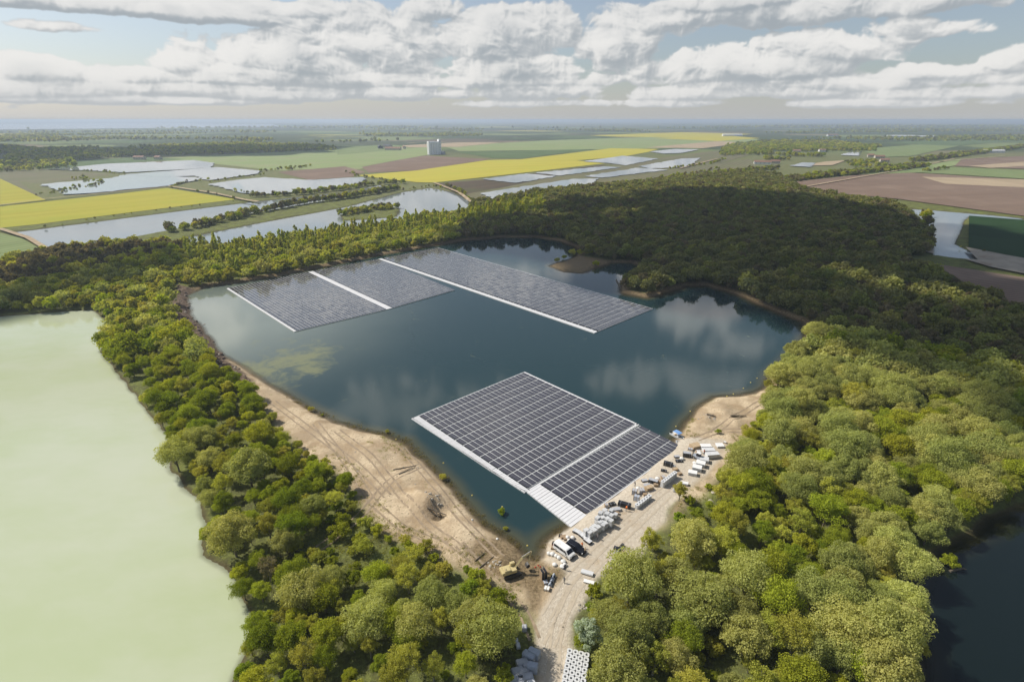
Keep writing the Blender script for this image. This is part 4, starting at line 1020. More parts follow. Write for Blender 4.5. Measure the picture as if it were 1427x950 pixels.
# low pallets with dark panels
def panel_pack(L, W, h, dark='black', top='whiteplastic'):
    t = empty('panel_pack', (0, 0, 0)); MB().box((0, 0, h/2+.1), (L, W, h)).build('panels', M[dark], t, bevel=.04)
    MB().box((0, 0, h+.125), (L*.98, W*.96, .05)).build('cover', M[top], t); m = MB()
    for y in (-W*.38, 0, W*.38): m.box((0, y, .05), (L*1.02, .1, .1))
    m.build('pallet', M['wood'], t)
    st = MB()
    for x in (-L*.3, L*.3): st.box((x, 0, h/2+.13), (.05, W+.03, h+.08))
    st.build('strap', M['greyplastic'], t); return t
lp0 = panel_pack(1.9, 1.15, .55); LP = [(804,742),(811,747),(816,751),(819,755)]
for i, p in enumerate(LP):
    t = lp0 if i == 0 else copy_thing(lp0, (0, 0, 0), 0)
    put(t, p, ya+1.57+random.uniform(-.15, .15), 'low pale pallet pack with a dark side in the short row behind the black car', 'pallet', 'low packs behind the car')
BK = [((870,706), 3.2, 1.2, 1.1, -.45, 'longest black wrapped panel pack, lying near the half-leafed tree'), ((910,673), 2.4, 1.1, 1.0, -.5, 'black wrapped panel pack beside the long row of upright floats'),
 ((931,649), 2.5, 1.1, 1.1, -.5, 'black wrapped panel pack halfway up the yard behind the array corner'), ((957,636), 2.2, 1.2, 1.3, -.2, 'black wrapped panel pack at the far end of the yard'),
 ((853,703), 1.7, 1.0, .5, .3, 'small black panel pack left of the longest one'), ((859,711), 2.0, 1.2, .5, .2, 'grey topped black panel pack below the small one'), ((898,670), 1.6, 1.0, .35, .2, 'flat black panel pack nearest the array edge'),
 ((902,677), 1.8, 1.1, .35, .2, 'flat grey panel pack beside a brown crate'), ((943,637), 1.5, .9, .4, .1, 'flat black panel pack below the far corner of the array'), ((946,643), 1.9, 1.0, .4, 0, 'flat dark panel pack with a tan board beside it'),
 ((925,657), 1.6, .7, .5, -.4, 'low dark pack between two black wrapped ones'), ((861,766), 1.9, .8, .5, -.5, 'dark panel pack at the right edge of the gravel, farthest from the water'), ((866,762), 1.6, .6, .4, .9, 'dark narrow pack leaning across another by the trees'),
 ((859,772), 1.3, .9, .4, .7, 'third dark pack in the line by the trees'), ((856,781), 1.5, .8, .5, .8, 'fourth dark pack in the line by the trees'), ((852,787), 1.0, .7, .4, .8, 'last small dark pack in the line by the trees')]
for p, L, W, h, r, lab in BK:
    t = panel_pack(L, W, h, 'black' if 'grey' not in lab.split()[:2] else 'greyplastic', 'greyplastic' if 'grey' in lab or random.random() < .4 else 'black'); put(t, p, r, lab, 'panel pack')
# rows of upright floats with round holes
def holed_float(L=1.0, W=1.0, h=1.2, mat='whiteplastic'):
    t = empty('float', (0, 0, 0)); b_m = MB(); N = 12
    o1 = [(L/2*x, W/2*y) for x, y in ((1, 0), (1, .55), (1, 1), (.55, 1), (0, 1), (-.55, 1), (-1, 1), (-1, .3), (-1, -.55), (-1, -1), (0, -1), (1, -1))]
    o1 = []
    for i in range(N):
        a = 2*math.pi*i/N+.01; c, s = math.cos(a), math.sin(a); k = 1/max(abs(c), abs(s)); o1.append((c*k*L/2*.97, s*k*W/2*.97))
    ri = [(math.cos(2*math.pi*i/N)*L*.23, math.sin(2*math.pi*i/N)*W*.23) for i in range(N)]
    V = [(x, y, 0) for x, y in o1]+[(x, y, h) for x, y in o1]+[(x, y, h) for x, y in ri]+[(x, y, h-.5) for x, y in ri]
    Fc = []
    for i in range(N):
        k = (i+1) % N; Fc += [(i, k, N+k, N+i), (N+i, N+k, 2*N+k, 2*N+i), (2*N+i, 2*N+k, 3*N+k, 3*N+i)]
    Fc += [tuple(range(N))[::-1]]
    b_m.add(V, Fc).build('shell', M[mat], t)
    MB().tube((0, 0, h-.5), (0, 0, h-.46), L*.235, n=N).build('well', M['black'], t); return t
hf = holed_float()
o0 = G(784, 948); ax_ = np.array(G(791, 909))-np.array(G(784, 948)); Lx = np.linalg.norm(ax_); ax_ /= Lx; ay_ = np.array([ax_[1], -ax_[0]])
step = 1.02; ra = math.atan2(ax_[1], ax_[0]); first = True
base = G(793, 912)
for i in range(-0, 7):
    for j in range(4):
        p = base-ax_*step*i*1.0+ay_*step*(j+.1)
        z = tz(p[0], p[1])-.05; t = hf if first else copy_thing(hf, (0, 0, 0), 0); first = False
        t.location = (p[0]+random.uniform(-.02, .02), p[1], z); t.rotation_euler = (0, 0, ra+random.uniform(-.02, .02)); tag(t, 'white cubic float with round black hole in the block beside the track, bottom edge', 'float', 'holed floats at the bottom edge')
for k, (p, q, nn, lab) in enumerate((((922,679), (941,664), 7, 'upright holed float in the long white row beside the black packs'), ((886,709), (906,694), 6, 'upright holed float in the row behind the half-leafed tree'))):
    a = G(*p); b = G(*q)
    for i in range(nn):
        c = a+(b-a)*(i+.5)/nn; t = copy_thing(hf, (c[0], c[1], tz(c[0], c[1])-.03), math.atan2(b[1]-a[1], b[0]-a[0]), lab, (.68*np.linalg.norm(b-a)/nn/.68, 1.1, 1.5 if k == 0 else 1.0)); t['group'] = 'upright floats row '+('by the packs' if k == 0 else 'behind the tree')
# blue grey wrapped bundles bottom left of the track
gb0 = None
GB = [((744,914), 1.3, 2.3, 1.6, 'tallest blue grey wrapped bundle at the head of the heap left of the track'), ((737,918), 1.4, 2.4, 1.5, 'blue grey wrapped bundle second from the head of the heap left of the track'), ((731,912), .8, .9, .8, 'small grey lump behind the wrapped bundles left of the track'),
 ((735,930), 1.3, 1.4, 1.2, 'short wrapped bundle on the track side in the middle of the heap'), ((742,933), 1.4, 1.9, 1.5, 'wide blue grey bundle nearest the track'), ((728,926), 1.3, 2.2, 1.2, 'dusty grey bundle on the tree side of the heap'),
 ((721,937), 1.3, 2.2, 1.0, 'dusty brown topped bundle lower on the tree side of the heap'), ((729,938), 1.3, 2.2, 1.0, 'dusty brown topped bundle in the middle of the heap'), ((736,946), 1.4, 1.8, 1.1, 'pale grey bundle low in the heap'), ((716,948), 1.2, 1.8, .9, 'white bundle at the lower left end of the heap'),
 ((724,952), 1.3, 1.8, .9, 'pale bundle at the lowest edge of the heap'), ((740,955), 1.3, 1.5, 1.0, 'white topped bundle at the bottom edge of the photo'), ((731,876), 1.2, 1.0, .9, 'single grey box standing among bushes left of the track'), ((720,893), .9, .6, .5, 'small white box in the bushes left of the track, the upper of two'), ((722,900), 1.2, .8, .5, 'small white box in the bushes left of the track, the lower of two')]
for i, (p, L, W, h, lab) in enumerate(GB):
    t = empty('wrapped_bundle', (0, 0, 0)); mt = 'bluegrey' if 'blue' in lab else ('whiteplastic' if 'white' in lab else 'greyplastic')
    m = MB().box((0, 0, h/2), (L, W, h), taper=.05, jit=.06); m.build('wrapping', M[mt], t, bevel=.1)
    s_ = MB()
    for q_ in (-W*.3, W*.3): s_.box((0, q_, h*.52), (L+.02, .06, h*1.0))
    s_.build('strap', M['greyplastic'], t); put(t, p, 1.25+random.uniform(-.2, .2)+(0.5 if i > 4 else 0), lab, 'bundle')
# white slabs
def slab_pile(L, W, k, th=.15):
    L, W = L*.88, W*.88
    t = empty('slab_pile', (0, 0, 0)); m = MB()
    for i in range(k): MB().box((random.uniform(-.05, .05), random.uniform(-.05, .05), .12+th*(i+.5)), (L, W, th*.82), random.uniform(-.02, .02)).build('slab', M['white' if i % 2 else 'whiteplastic'], t, bevel=.02)
    for y in (-W*.35, W*.35): m.box((0, y, .05), (L, .12, .1))
    m.build('pallet', M['wood'], t); return t
SL = [((983,624), 3.6, 1.9, 6, 'farthest of the three long white slab piles at the end of the yard'), ((987,630), 3.9, 2.0, 7, 'middle one of the three long white slab piles at the end of the yard'), ((992,637), 4.2, 2.0, 9, 'nearest of the three long white slab piles, with a deep dark side'),
 ((981,643), 2.8, 2.2, 7, 'first white slab pile in the slanting row below the long piles'), ((976,649), 2.8, 2.2, 8, 'second white slab pile in the slanting row below the long piles'), ((971,655), 2.8, 2.2, 8, 'third white slab pile in the slanting row, next to the bushes'), ((965,661), 2.6, 1.9, 6, 'last white slab pile in the slanting row, beside a bush'),
 ((953,675), 2.4, 1.2, 4, 'upper small white slab pile under the bushes at the yard edge'), ((948,680), 2.4, 1.2, 4, 'middle small white slab pile under the bushes at the yard edge'), ((944,685), 2.6, 1.2, 5, 'lower small white slab pile under the bushes at the yard edge'),
 ((1003,622), 2.4, 2.2, 4, 'isolated white slab pile on the beach behind the yard'), ((818,799), 3.0, 1.2, 3, 'white board pile at the right edge of the track, the farther one'), ((823,812), 3.4, 1.0, 2, 'pale board pile at the right edge of the track, the nearer one')]
for p, L, W, k, lab in SL: put(slab_pile(L, W, k), p, (.05 if p[1] < 640 else -.35)+random.uniform(-.08, .08), lab, 'slab pile')
# crates, bags, boxes
def crate(L, W, h, mat='wood'):
    t = empty('crate', (0, 0, 0)); MB().box((0, 0, h/2+.08), (L, W, h)).build('box', M[mat], t, bevel=.02); m = MB()
    for x in (-L/2, 0, L/2): m.box((x*.94, 0, h/2+.08), (.08, W+.05, h+.04))
    m.build('batten', M['wood'], t); MB().box((0, 0, .04), (L*1.04, W*1.04, .08)).build('pallet', M['wood'], t); return t
CRT = [((969,623), 3.0, 2.2, .9, 'card', 'large tan crate at the far end of the yard, left of the slabs'), ((962,627), 1.4, .8, .6, 'greyplastic', 'grey box left of the large tan crate'), ((973,630), 1.2, 1.0, .5, 'whiteplastic', 'white box in front of the large tan crate'),
 ((904,682), 2.0, 1.3, .9, 'card', 'brown crate below the flat grey pack'), ((918,673), 1.3, 1.1, .8, 'wood', 'brown crate against the long upright float row'), ((914,677), 1.1, .9, .6, 'wood', 'small tan crate at the foot of the upright float row'), ((894,686), 1.4, 1.3, 1.0, 'greyplastic', 'grey box in the loose group below the brown crate'),
 ((884,688), 1.3, 1.2, 1.3, 'greyplastic', 'tall grey box in the loose group near the water'), ((899,690), 1.0, .8, .5, 'wood', 'small brown box right of the loose group'), ((887,697), 1.5, 1.0, 1.4, 'bluegrey', 'blue grey box just above the tree row of floats'), ((785,748), 1.2, .8, .5, 'wood', 'open wooden box on the shore near the array corner'),
 ((781,745), .8, .7, .4, 'black', 'black box on the shore near the array corner'), ((788,751), .8, .7, .4, 'wood', 'small wooden box among white bags'), ((772,757), .8, .8, .6, 'black', 'small dark box behind the white van'), ((771,763), .9, .7, .4, 'wood', 'small brown box behind the white van'), ((924,667), 1.0, 1.0, .8, 'greyplastic', 'grey box behind the long float row'),
 ((947,661), 1.1, .8, .5, 'wood', 'brown box in the middle of the yard near the slabs'), ((941,655), 1.3, 1.0, .6, 'card', 'tan box below the black packs in the middle of the yard'), ((860,716), .8, .7, .5, 'wood', 'small wooden box by the grey topped pack'), ((762,821), 1.2, 1.0, .5, 'white', 'white box on the bare ground left of the track'),
 ((757,806), 1.3, 1.2, 2.2, 'black', 'tall black tank standing left of the track'), ((760,812), 1.0, .9, .4, 'bluegrey', 'low blue grey box at the foot of the black tank'), ((1010,617), .9, .7, .4, 'white', 'small white box right of the isolated slab pile'), ((845,706), .9, .8, 1.0, 'greyplastic', 'grey box at the end of the ragged float cluster'), ((869,770), .8, .6, .4, 'wood', 'small brown box by the dark packs near the trees')]
for p, L, W, h, mt, lab in CRT: put(crate(L, W, h, mt), p, random.uniform(-.5, .5), lab, 'crate')
def bag(r, h):
    N, K = 12, 5; V, Fc = [], []
    for k in range(K+1):
        t = k/K; w = r*(.8+.35*math.sin(t*3.1))*(1 if k < K else .35)
        for i in range(N): a = 2*math.pi*i/N; q_ = 1/max(abs(math.cos(a)), abs(math.sin(a)))**.6; V.append((math.cos(a)*w*q_+random.uniform(-.04, .04), math.sin(a)*w*q_+random.uniform(-.04, .04), h*t+random.uniform(-.03, .03)))
    for k in range(K):
        for i in range(N): Fc.append((k*N+i, k*N+(i+1) % N, (k+1)*N+(i+1) % N, (k+1)*N+i))
    Fc.append(tuple(range(K*N, K*N+N))); return MB().add(V, Fc, smooth=True)
BG = [((765,770), 'leftmost white bulk bag in the row beside the white van'), ((770,772), 'second white bulk bag from the left beside the white van'), ((775,775), 'third white bulk bag from the left beside the white van'), ((779,778), 'white bulk bag at the nose of the white van'), ((785,783), 'upper white bag in the group in front of the van'), ((787,788), 'middle white bag in the group in front of the van'), ((784,790), 'lower white bag in the group in front of the van'),
 ((773,787), 'white bag alone at the muddy water edge'), ((791,750), 'white bag nearest the array corner'), ((794,754), 'white bag behind the black car, left one'), ((800,757), 'white bag behind the black car, right one'), ((798,750), 'cream bag between the array corner and the low packs'), ((777,755), 'white bag just behind the white van'),
 ((950,640), 'pale bag beside the far black packs'), ((939,651), 'white bag at the end of a black pack'), ((975,641), 'crumpled blue grey bag beside the slab row'), ((968,646), 'pale translucent bag in front of the slab row'), ((895,683), 'cream bag in the loose group near the water'), ((889,681), 'small white bag nearest the array edge'), ((916,668), 'small white bag beside the black pack'), ((658,722), 'small white bag at the water edge of the sandy bank, the upper one'), ((693,749), 'small white bag at the water edge of the sandy bank, the lower one')]
for i, (p, lab) in enumerate(BG):
    big_ = 1.0 if p[0] > 700 else .5
    o = bag(.48*random.uniform(.8, 1.15)*big_, .75*random.uniform(.7, 1.1)*big_).build('bag', M['bluegrey' if 'blue' in lab else 'fabric_white']); put(o, p, random.uniform(0, 3), lab, 'bag')
t = empty('pipe_bundle', (0, 0, 0)); m = MB()
for dy, dz in ((-.22, .22), (.22, .22), (0, .6)): m.tube((-1.6, dy, dz), (1.6, dy, dz), .21, n=10)
m.build('pipes', M['bluegrey'], t); [MB().box((x_, 0, .45), (.06, .95, .9)).build('strap', M['black'], t) for x_ in (-.8, .8)]; put(t, (769,810), bearing((767,815), (772,803)), 'bundle of blue grey pipes lying left of the track', 'pipes')
# telehandler at the end of the yard
t = empty('forklift', (0, 0, 0)); MB().box((0, 0, .8), (2.6, 1.3, .7)).build('body', M['bluegrey'], t, bevel=.08); MB().box((-.2, 0, 1.6), (1.2, 1.1, 1.0), taper=.1).build('cab', M['darkglass'], t, bevel=.05); MB().box((-.2, 0, 2.14), (1.2, 1.1, .08)).build('roof', M['white'], t)
MB().box((1.45, .3, 1.4), (.12, .12, 2.4)).box((1.45, -.3, 1.4), (.12, .12, 2.4)).build('mast', M['darkmetal'], t); MB().box((2.0, .3, .25), (1.1, .12, .06)).box((2.0, -.3, .25), (1.1, .12, .06)).build('fork', M['darkmetal'], t)
for x in (-.9, .9):
    for s in (-1, 1): wheel(t, x, s*.65, .38)
put(t, (972,639), 2.4, 'small blue grey forklift working between the black pack and the white slabs', 'forklift')
for i, (p, lab) in enumerate((((750,786), 'red marker float on the mud nearest the excavator bucket'), ((753,788), 'red marker float on the mud, middle one of three'), ((746,789), 'red marker float on the mud, lowest of three'))):
    o = MB().tube((0, 0, 0), (0, 0, .12), .16, n=10).tube((0, 0, .12), (0, 0, .4), .14, .04, n=10).build('marker_float', M['red']); put(o, p, 0, lab, 'marker')
# yellow buoys on the water
for i, p in enumerate(((1055,527),(1046,533),(1036,541),(1022,549),(1013,552),(962,573),(942,594),(618,645),(552,612),(658,690),(700,706),(735,760),(480,596))):
    q = G(*p, WL); o = MB().tube((0, 0, -.1), (0, 0, .12), .22, .20, n=10).tube((0, 0, .12), (0, 0, .26), .2, .06, n=10).build('buoy', plain('yellow_buoy', (.7, .55, .12), .5) if i == 0 else bpy.data.materials['yellow_buoy'])
    o.location = (q[0], q[1], WL); tag(o, 'tiny yellow buoy floating along the right-hand shore of the lake' if p[0] > 900 else 'tiny yellow buoy floating along the sandy left bank', 'buoy', 'buoys '+('right' if p[0] > 900 else 'left'))
# ------------------------------------------------------------------ rocks, logs
def rock(r, mat='rock'):
    bm = bmesh.new(); bmesh.ops.create_icosphere(bm, subdivisions=2, radius=r)
    for v in bm.verts: v.co *= random.uniform(.72, 1.15); v.co.z *= .7
    me = bpy.data.meshes.new('rock'); bm.to_mesh(me); bm.free(); me.materials.append(M[mat]); o = bpy.data.objects.new('rock', me); C.objects.link(o); return o
rk = [rock(1.0) for _ in range(3)]+[rock(.6, 'stone') for _ in range(2)]; used = set(); kk = 0
for i in range(420):
    a, b = random.uniform(238, 358), random.uniform(400, 545); q = G(a, b)
    if sdist(np.array([q[0]]), np.array([q[1]]), ROCKY)[0] < .2: continue
    kk += 1
    if kk > 130: break
    src = random.choice(rk[:4]); o = src if id(src) not in used else src.copy()
    if id(src) in used: C.objects.link(o)
    used.add(id(src)); s = random.uniform(.3, 1.1); o.scale = (s, s*random.uniform(.7, 1.3), s*random.uniform(.6, 1)); o.location = (q[0], q[1], tz(*q)+.1); o.rotation_euler = (0, 0, random.uniform(0, 6)); tag(o, 'rough boulder on the dark stony bank at the left end of the lake', 'rock', 'boulders on the stony bank')
ST = []
for (a, b, n_, sp, lab, gr, sc_) in ((985,584,16,9,'pale stone or clod lying on the right-hand beach','stones on the right beach',.8),(1000,700,14,14,'stone in the rubble slope below the yard by the right-hand wood','stones below the yard',1.3),(690,788,12,8,'clod of earth in the dug ground by the excavator','clods by the excavator',.8),(600,700,14,12,'clod on the spoil heap in the middle of the sandy bank','clods on the spoil heap',.7),(560,640,14,60,'scattered stone on the sandy bank','stones on the sandy bank',.45),(815,845,12,10,'stone edging the right side of the gravel track','stones beside the track',.7)):
    for i in range(n_):
        q = G(a+random.uniform(-sp, sp)*1.3, b+random.uniform(-sp, sp)*.7)
        if tz(q[0], q[1]) < WL+.05: continue
        src = rk[4]; o = src if id(src) not in used else src.copy()
        if id(src) in used: C.objects.link(o)
        used.add(id(src)); s = random.uniform(.3, 1.0)*sc_; o.scale = (s, s*random.uniform(.7, 1.4), s*.8); o.location = (q[0], q[1], tz(*q)+.03); o.rotation_euler = (0, 0, random.uniform(0, 6)); tag(o, lab, 'rock', gr)
for s_ in rk:
    if id(s_) not in used: bpy.data.objects.remove(s_)
def log(p, q, r, lab, br=3):
    a = at(*p, ); b = at(*q); m = MB(); m.tube((a[0], a[1], max(a[2], WL)+r), (b[0], b[1], max(b[2], WL)+r), r, r*.5, 7)
    for i in range(br):
        t = random.uniform(.3, .9); c = Vector(a).lerp(Vector(b), t); c.z = max(c.z, WL)+r; m.tube(c, c+Vector((random.uniform(-1.2, 1.2), random.uniform(-1.2, 1.2), random.uniform(.1, .6))), r*.4, .02, 5)
    tag(m.build('log', M['bark']), lab, 'log')
for p, q, r, lab in (((596,712),(622,716),.22,'long dead trunk on the sandy bank below the spoil heap'),((600,705),(612,720),.2,'forked dead trunk crossing the long one on the sandy bank'),((548,655),(580,648),.15,'pale pole lying from the sand to the water edge, upper one'),((556,662),(578,651),.15,'pale pole lying from the sand to the water edge, lower one'),((1018,582),(1040,580),.3,'heap of dark driftwood at the far side of the right-hand beach'),((985,579),(997,582),.35,'dark stump and driftwood in the middle of the right-hand beach'),((859,388),(866,402),.35,'pale driftwood trunk floating between the two small spits'),((662,782),(676,770),.15,'dark branch on the sand left of the excavator, upper one'),((668,792),(688,776),.15,'dark branch on the sand left of the excavator, lower one'),((1325,792),(1345,788),.3,'drowned trunk sticking out of the dark pond')):
    log(p, q, r, lab)
# reeds and dry plants in the shallows
def tufts(name, pts, hgt, mat, label, cat, per=26, kind=None):
    V, Fc = [], []
    for (x, y) in pts:
        z = max(tz(x, y), WL)-.05
        for i in range(per):
            a = random.uniform(0, 6.28); r = random.gauss(0, .45); bx, by = x+math.cos(a)*r, y+math.sin(a)*r; h = hgt*random.uniform(.4, 1.1); w = .05; lx, ly = random.gauss(0, .3)*h, random.gauss(0, .3)*h; c, s = math.cos(a)*w, math.sin(a)*w
            k = len(V); V += [(bx-c, by-s, z), (bx+c, by+s, z), (bx+lx+c*.3, by+ly+s*.3, z+h), (bx+lx-c*.3, by+ly-s*.3, z+h)]; Fc.append((k, k+1, k+2, k+3))
    V = np.array(V); o = npmesh(name, V, np.array(Fc), mat, attrs=dict(leaf=rng.random(len(V)), tint=rng.random(len(V))*.9)); tag(o, label, cat, kind=kind or 'stuff'); return o
pp = []
shore = [(395,553),(420,568),(440,580),(470,592),(500,600),(535,607),(560,616),(573,631),(590,645),(604,662),(627,682),(642,702),(658,720),(676,735),(695,749),(718,764),(742,783),(758,758),(775,743)]
for a, b in zip(shore[:-1], shore[1:]):
    for i in range(9):
        t = random.random(); p = G(a[0]+(b[0]-a[0])*t+random.uniform(0, 9), a[1]+(b[1]-a[1])*t-random.uniform(-1, 8), WL); pp.append(p)
tufts('reeds', pp, .55, LM['bare'], 'dry brown water plants in the shallows along the sandy bank', 'reeds', 18)
pp = []
tries = rng.uniform((-60, 66), (70, 190), (9000, 2)); zi = terrain(tries[:, 0], tries[:, 1])
ds_ = np.maximum(sdist(tries[:, 0], tries[:, 1], SAND), sdist(tries[:, 0], tries[:, 1], BEACH)); ok = (zi[0] > WL+.35) & (zi[1]['gravel'] < .1) & (ds_ < 6) & (ds_ > -8) & (fbm(tries[:, 0], tries[:, 1], 9, 3, 88) > .12-.0*ds_)
tr2 = rng.uniform((-60, 66), (20, 130), (5000, 2)); ok2 = (sdist(tr2[:, 0], tr2[:, 1], GRASSY) > -3) & (terrain(tr2[:, 0], tr2[:, 1])[0] > WL+.4)
tufts('grass', [tuple(p) for p in tries[ok][:1500]]+[tuple(p) for p in tr2[ok2][:900]], .45, LM['grassy'], 'yellow green grass and weeds along the edges of the sand', 'grass', 16)
# ------------------------------------------------------------------ buildings on the plain
def gable(name, label, p, W, L, hw, hr, rz, wall, roof, wins=4, cat='building', group=None, z0=0.0):
    q = G(*p); t = empty(name, (q[0], q[1], z0), rz, label, cat, group)
    MB().prism([(-W/2, 0), (-W/2, hw), (0, hw+hr-.05), (W/2, hw), (W/2, 0)], -L/2, L/2).build('wall', wall, t)
    e_ = .5; MB().add([(-W/2-e_, -L/2-e_, hw-.15), (0, -L/2-e_, hw+hr+.1), (W/2+e_, -L/2-e_, hw-.15), (-W/2-e_, L/2+e_, hw-.15), (0, L/2+e_, hw+hr+.1), (W/2+e_, L/2+e_, hw-.15), (-W/2-e_, -L/2-e_, hw-.02+.1), (0, -L/2-e_, hw+hr+.3), (W/2+e_, -L/2-e_, hw+.08), (-W/2-e_, L/2+e_, hw+.08), (0, L/2+e_, hw+hr+.3), (W/2+e_, L/2+e_, hw+.08)],
        [(6, 7, 10, 9), (7, 8, 11, 10), (0, 3, 4, 1), (1, 4, 5, 2), (0, 6, 9, 3), (2, 5, 11, 8), (0, 1, 7, 6), (1, 2, 8, 7), (3, 9, 10, 4), (4, 10, 11, 5)]).build('roof', roof, t)
    for i in range(wins):
        for s in (-1, 1): MB().box((s*(W/2+.02), -L/2+L*(i+.5)/wins, hw*.55), (.1, min(1.4, L/wins*.4), 1.4)).build('window', M['darkglass'], t)
    MB().box((0, -L/2-.03, 1.1), (1.3, .12, 2.2)).build('door', M['wood'], t); return t
q = G(606, 215.5); t = empty('grain_silo', (q[0], q[1], 0), .55, 'tall white concrete grain silo with a taller lift tower, alone on the plain', 'silo')
m = MB()
for i in range(4):
    for j in range(2): m.tube((-19+i*9.2, -4+j*9, 0), (-19+i*9.2, -4+j*9, 33), 4.9, n=24)
m.build('silo_cells', M['concrete'], t); MB().box((-5, 0, 34.6), (37, 13, 3.2)).build('gallery', M['concrete'], t)
MB().box((17.5, 0, 21), (8, 12, 42)).build('lift_tower', M['concrete'], t); MB().box((27, -2, 4), (14, 16, 8)).build('annex', M['greyplastic'], t)
for z in (12, 20, 28, 36): MB().box((17.5, -6.05, z), (2.4, .2, 1.6)).build('window', M['darkglass'], t)
r_ = random.Random(4)
for (a, b, W, L, hw, hr, rz, wl, rf, lab) in [(530,207,14,46,7,4,.3,'darkroof','darkroof','long dark barn at the left of the farmyard beside the silo'), (548,209.5,14,50,6,4,1.4,'wall','roof','long tile roofed barn in the farmyard left of the silo'), (540,206,18,30,7,4,1.2,'wall','darkroof','dark roofed barn in the middle of the farmyard'), (563,207.5,10,14,6,3,.5,'wall','roof','small tile roofed house at the right end of the farmyard'),
  (74,233,10,26,4,2,1.3,'wall','roof','low building at the left end of the upper ponds'), (195,222.5,12,26,6,3,1.5,'wall','roof','tile roofed house among trees above the upper ponds'), (221,222.5,10,16,6,3,1.3,'wall','roof','smaller tile roofed house above the upper ponds'), (1062,229,12,34,5,3,1.3,'white','roof','white walled farm building at the near edge of the village wood'), (1080,228,10,18,5,3,1.4,'wall','roof','tile roofed farm house right of the white walled farm building'),
  (1110,213,11,20,6,3,1.2,'wall','roof','house in the village wood, nearest its middle'), (1145,212,11,18,6,3,1.5,'white','roof','white house in the village wood, above the small pond'), (1165,209,11,22,6,3,1.2,'wall','darkroof','dark roofed house in the village wood by its right end'), (1225,221,10,22,5,3,1.4,'wall','roof','tile roofed house at the left end of the long hedge'), (1213,219,10,14,5,3,1.2,'wall','roof','small house left of the hedge end'), (1383,213,14,60,6,3,1.55,'white','whiteplastic','long white shed in the dark hedge at the right'),
  (1232,263*0+226,10,18,5,3,1.3,'wall','roof','house beside the track right of the village'), (1020,190,30,110,9,4,1.5,'white','whiteplastic','far white warehouse on the right half of the plain'), (1255,192,30,140,9,4,1.5,'whiteplastic','whiteplastic','far pale warehouse toward the right of the plain'), (1290,192.5,24,90,8,4,1.5,'whiteplastic','whiteplastic','far pale warehouse right of another one'), (1160,190,24,60,8,4,1.5,'whiteplastic','roof','far tile roofed factory beyond the village')]:
    gable('house' if W < 12 else 'barn', lab, (a, b), W, L, hw, hr, rz, M[wl], M[rf], 4)
bpy.data.objects['grain_silo'].scale = (.84, .84, .95)
# ------------------------------------------------------------------ sky, clouds, sun, haze
SUN_EL, SUN_AZ = math.radians(47), math.atan2(-.94, .34)    # azimuth from +Y towards +X
sdir = Vector((math.sin(SUN_AZ)*math.cos(SUN_EL), math.cos(SUN_AZ)*math.cos(SUN_EL), math.sin(SUN_EL)))
l = bpy.data.lights.new('sun', 'SUN'); l.energy = 4.3; l.angle = math.radians(1.0); l.color = (1, .94, .85)
o = bpy.data.objects.new('sun', l); C.objects.link(o); o.rotation_euler = sdir.to_track_quat('Z', 'Y').to_euler()
W_ = bpy.data.worlds.new('World'); S.world = W_; W_.use_nodes = True; t = W_.node_tree; t.nodes.clear()
class WN(NT):
    def __init__(s, tree): s.t = tree
w = WN(t); outw = w.n('ShaderNodeOutputWorld'); bg = w.n('ShaderNodeBackground'); t.links.new(bg.outputs[0], outw.inputs[0])
sky = w.n('ShaderNodeTexSky'); sky.sky_type = 'NISHITA'; sky.sun_disc = False; sky.sun_elevation = SUN_EL; sky.sun_rotation = SUN_AZ; sky.air_density = 1.0; sky.dust_density = 1.2; sky.ozone_density = 2.0
dirn = w.n('ShaderNodeTexCoord').outputs['Generated']
sp = w.n('ShaderNodeSeparateXYZ'); w.set(sp, '0', dirn)
az = w.math('ARCTAN2', sp.outputs[0], sp.outputs[1]); el = w.math('ARCSINE', sp.outputs[2])
def angs(px, py):
    u, v = (px-713.5)/F, (py-475)/F; x, y, z = u, CP-v*SP, -(v*CP+SP); return math.atan2(x, y), math.atan2(z, math.hypot(x, y))
# cumulus field computed over azimuth x elevation: blobs (photo px centre, half width, half height, weight)
CB = [(500,50,92,40,1),(420,84,95,28,1),(560,75,90,34,.9),(250,82,42,26,1),(165,106,85,14,.85),(40,100,55,16,.8),(350,106,110,16,.8),(690,62,66,32,1),(768,46,38,28,1),(700,98,110,20,.9),(870,70,60,36,1),(905,26,72,30,1),(960,94,95,22,.9),(1090,92,92,22,1),(1180,68,105,25,1),(1245,46,68,24,.85),(1180,14,190,20,1.1),(1010,4,150,14,1),(1330,42,50,16,.75),(1290,104,85,14,.8),(1408,84,36,20,.9),(1400,4,60,12,.6),(170,10,240,15,1.05),(400,16,140,10,.9),(90,40,46,7,.65),(640,114,300,12,.75),(1200,118,260,11,.7),(230,124,260,10,.65),(560,14,60,18,.8),(60,126,110,12,.75),(380,132,90,9,.7),(560,130,80,10,.75),(760,128,100,12,.8),(930,132,110,10,.75),(1080,128,80,11,.8),(1330,130,110,12,.75),(200,140,120,6,.6),(860,145,160,6,.6),(1240,144,120,6,.6)]
RB = [(960,436,58,34,1.1),(888,380,32,14,1.1),(1010,476,80,24,.5),(950,525,130,30,.5),(700,378,120,12,.7),(610,372,60,10,.6),(470,398,150,16,.7),(560,392,60,12,.6),(300,430,60,50,.9),(1060,530,60,26,.5),(560,560,110,40,.25)]
bl = []
for (a, b, rx, ry, wt) in CB:
    A_, E_ = angs(a, b); bl.append((A_, E_, rx/F*math.cos(A_), ry/F*math.cos(A_), wt))
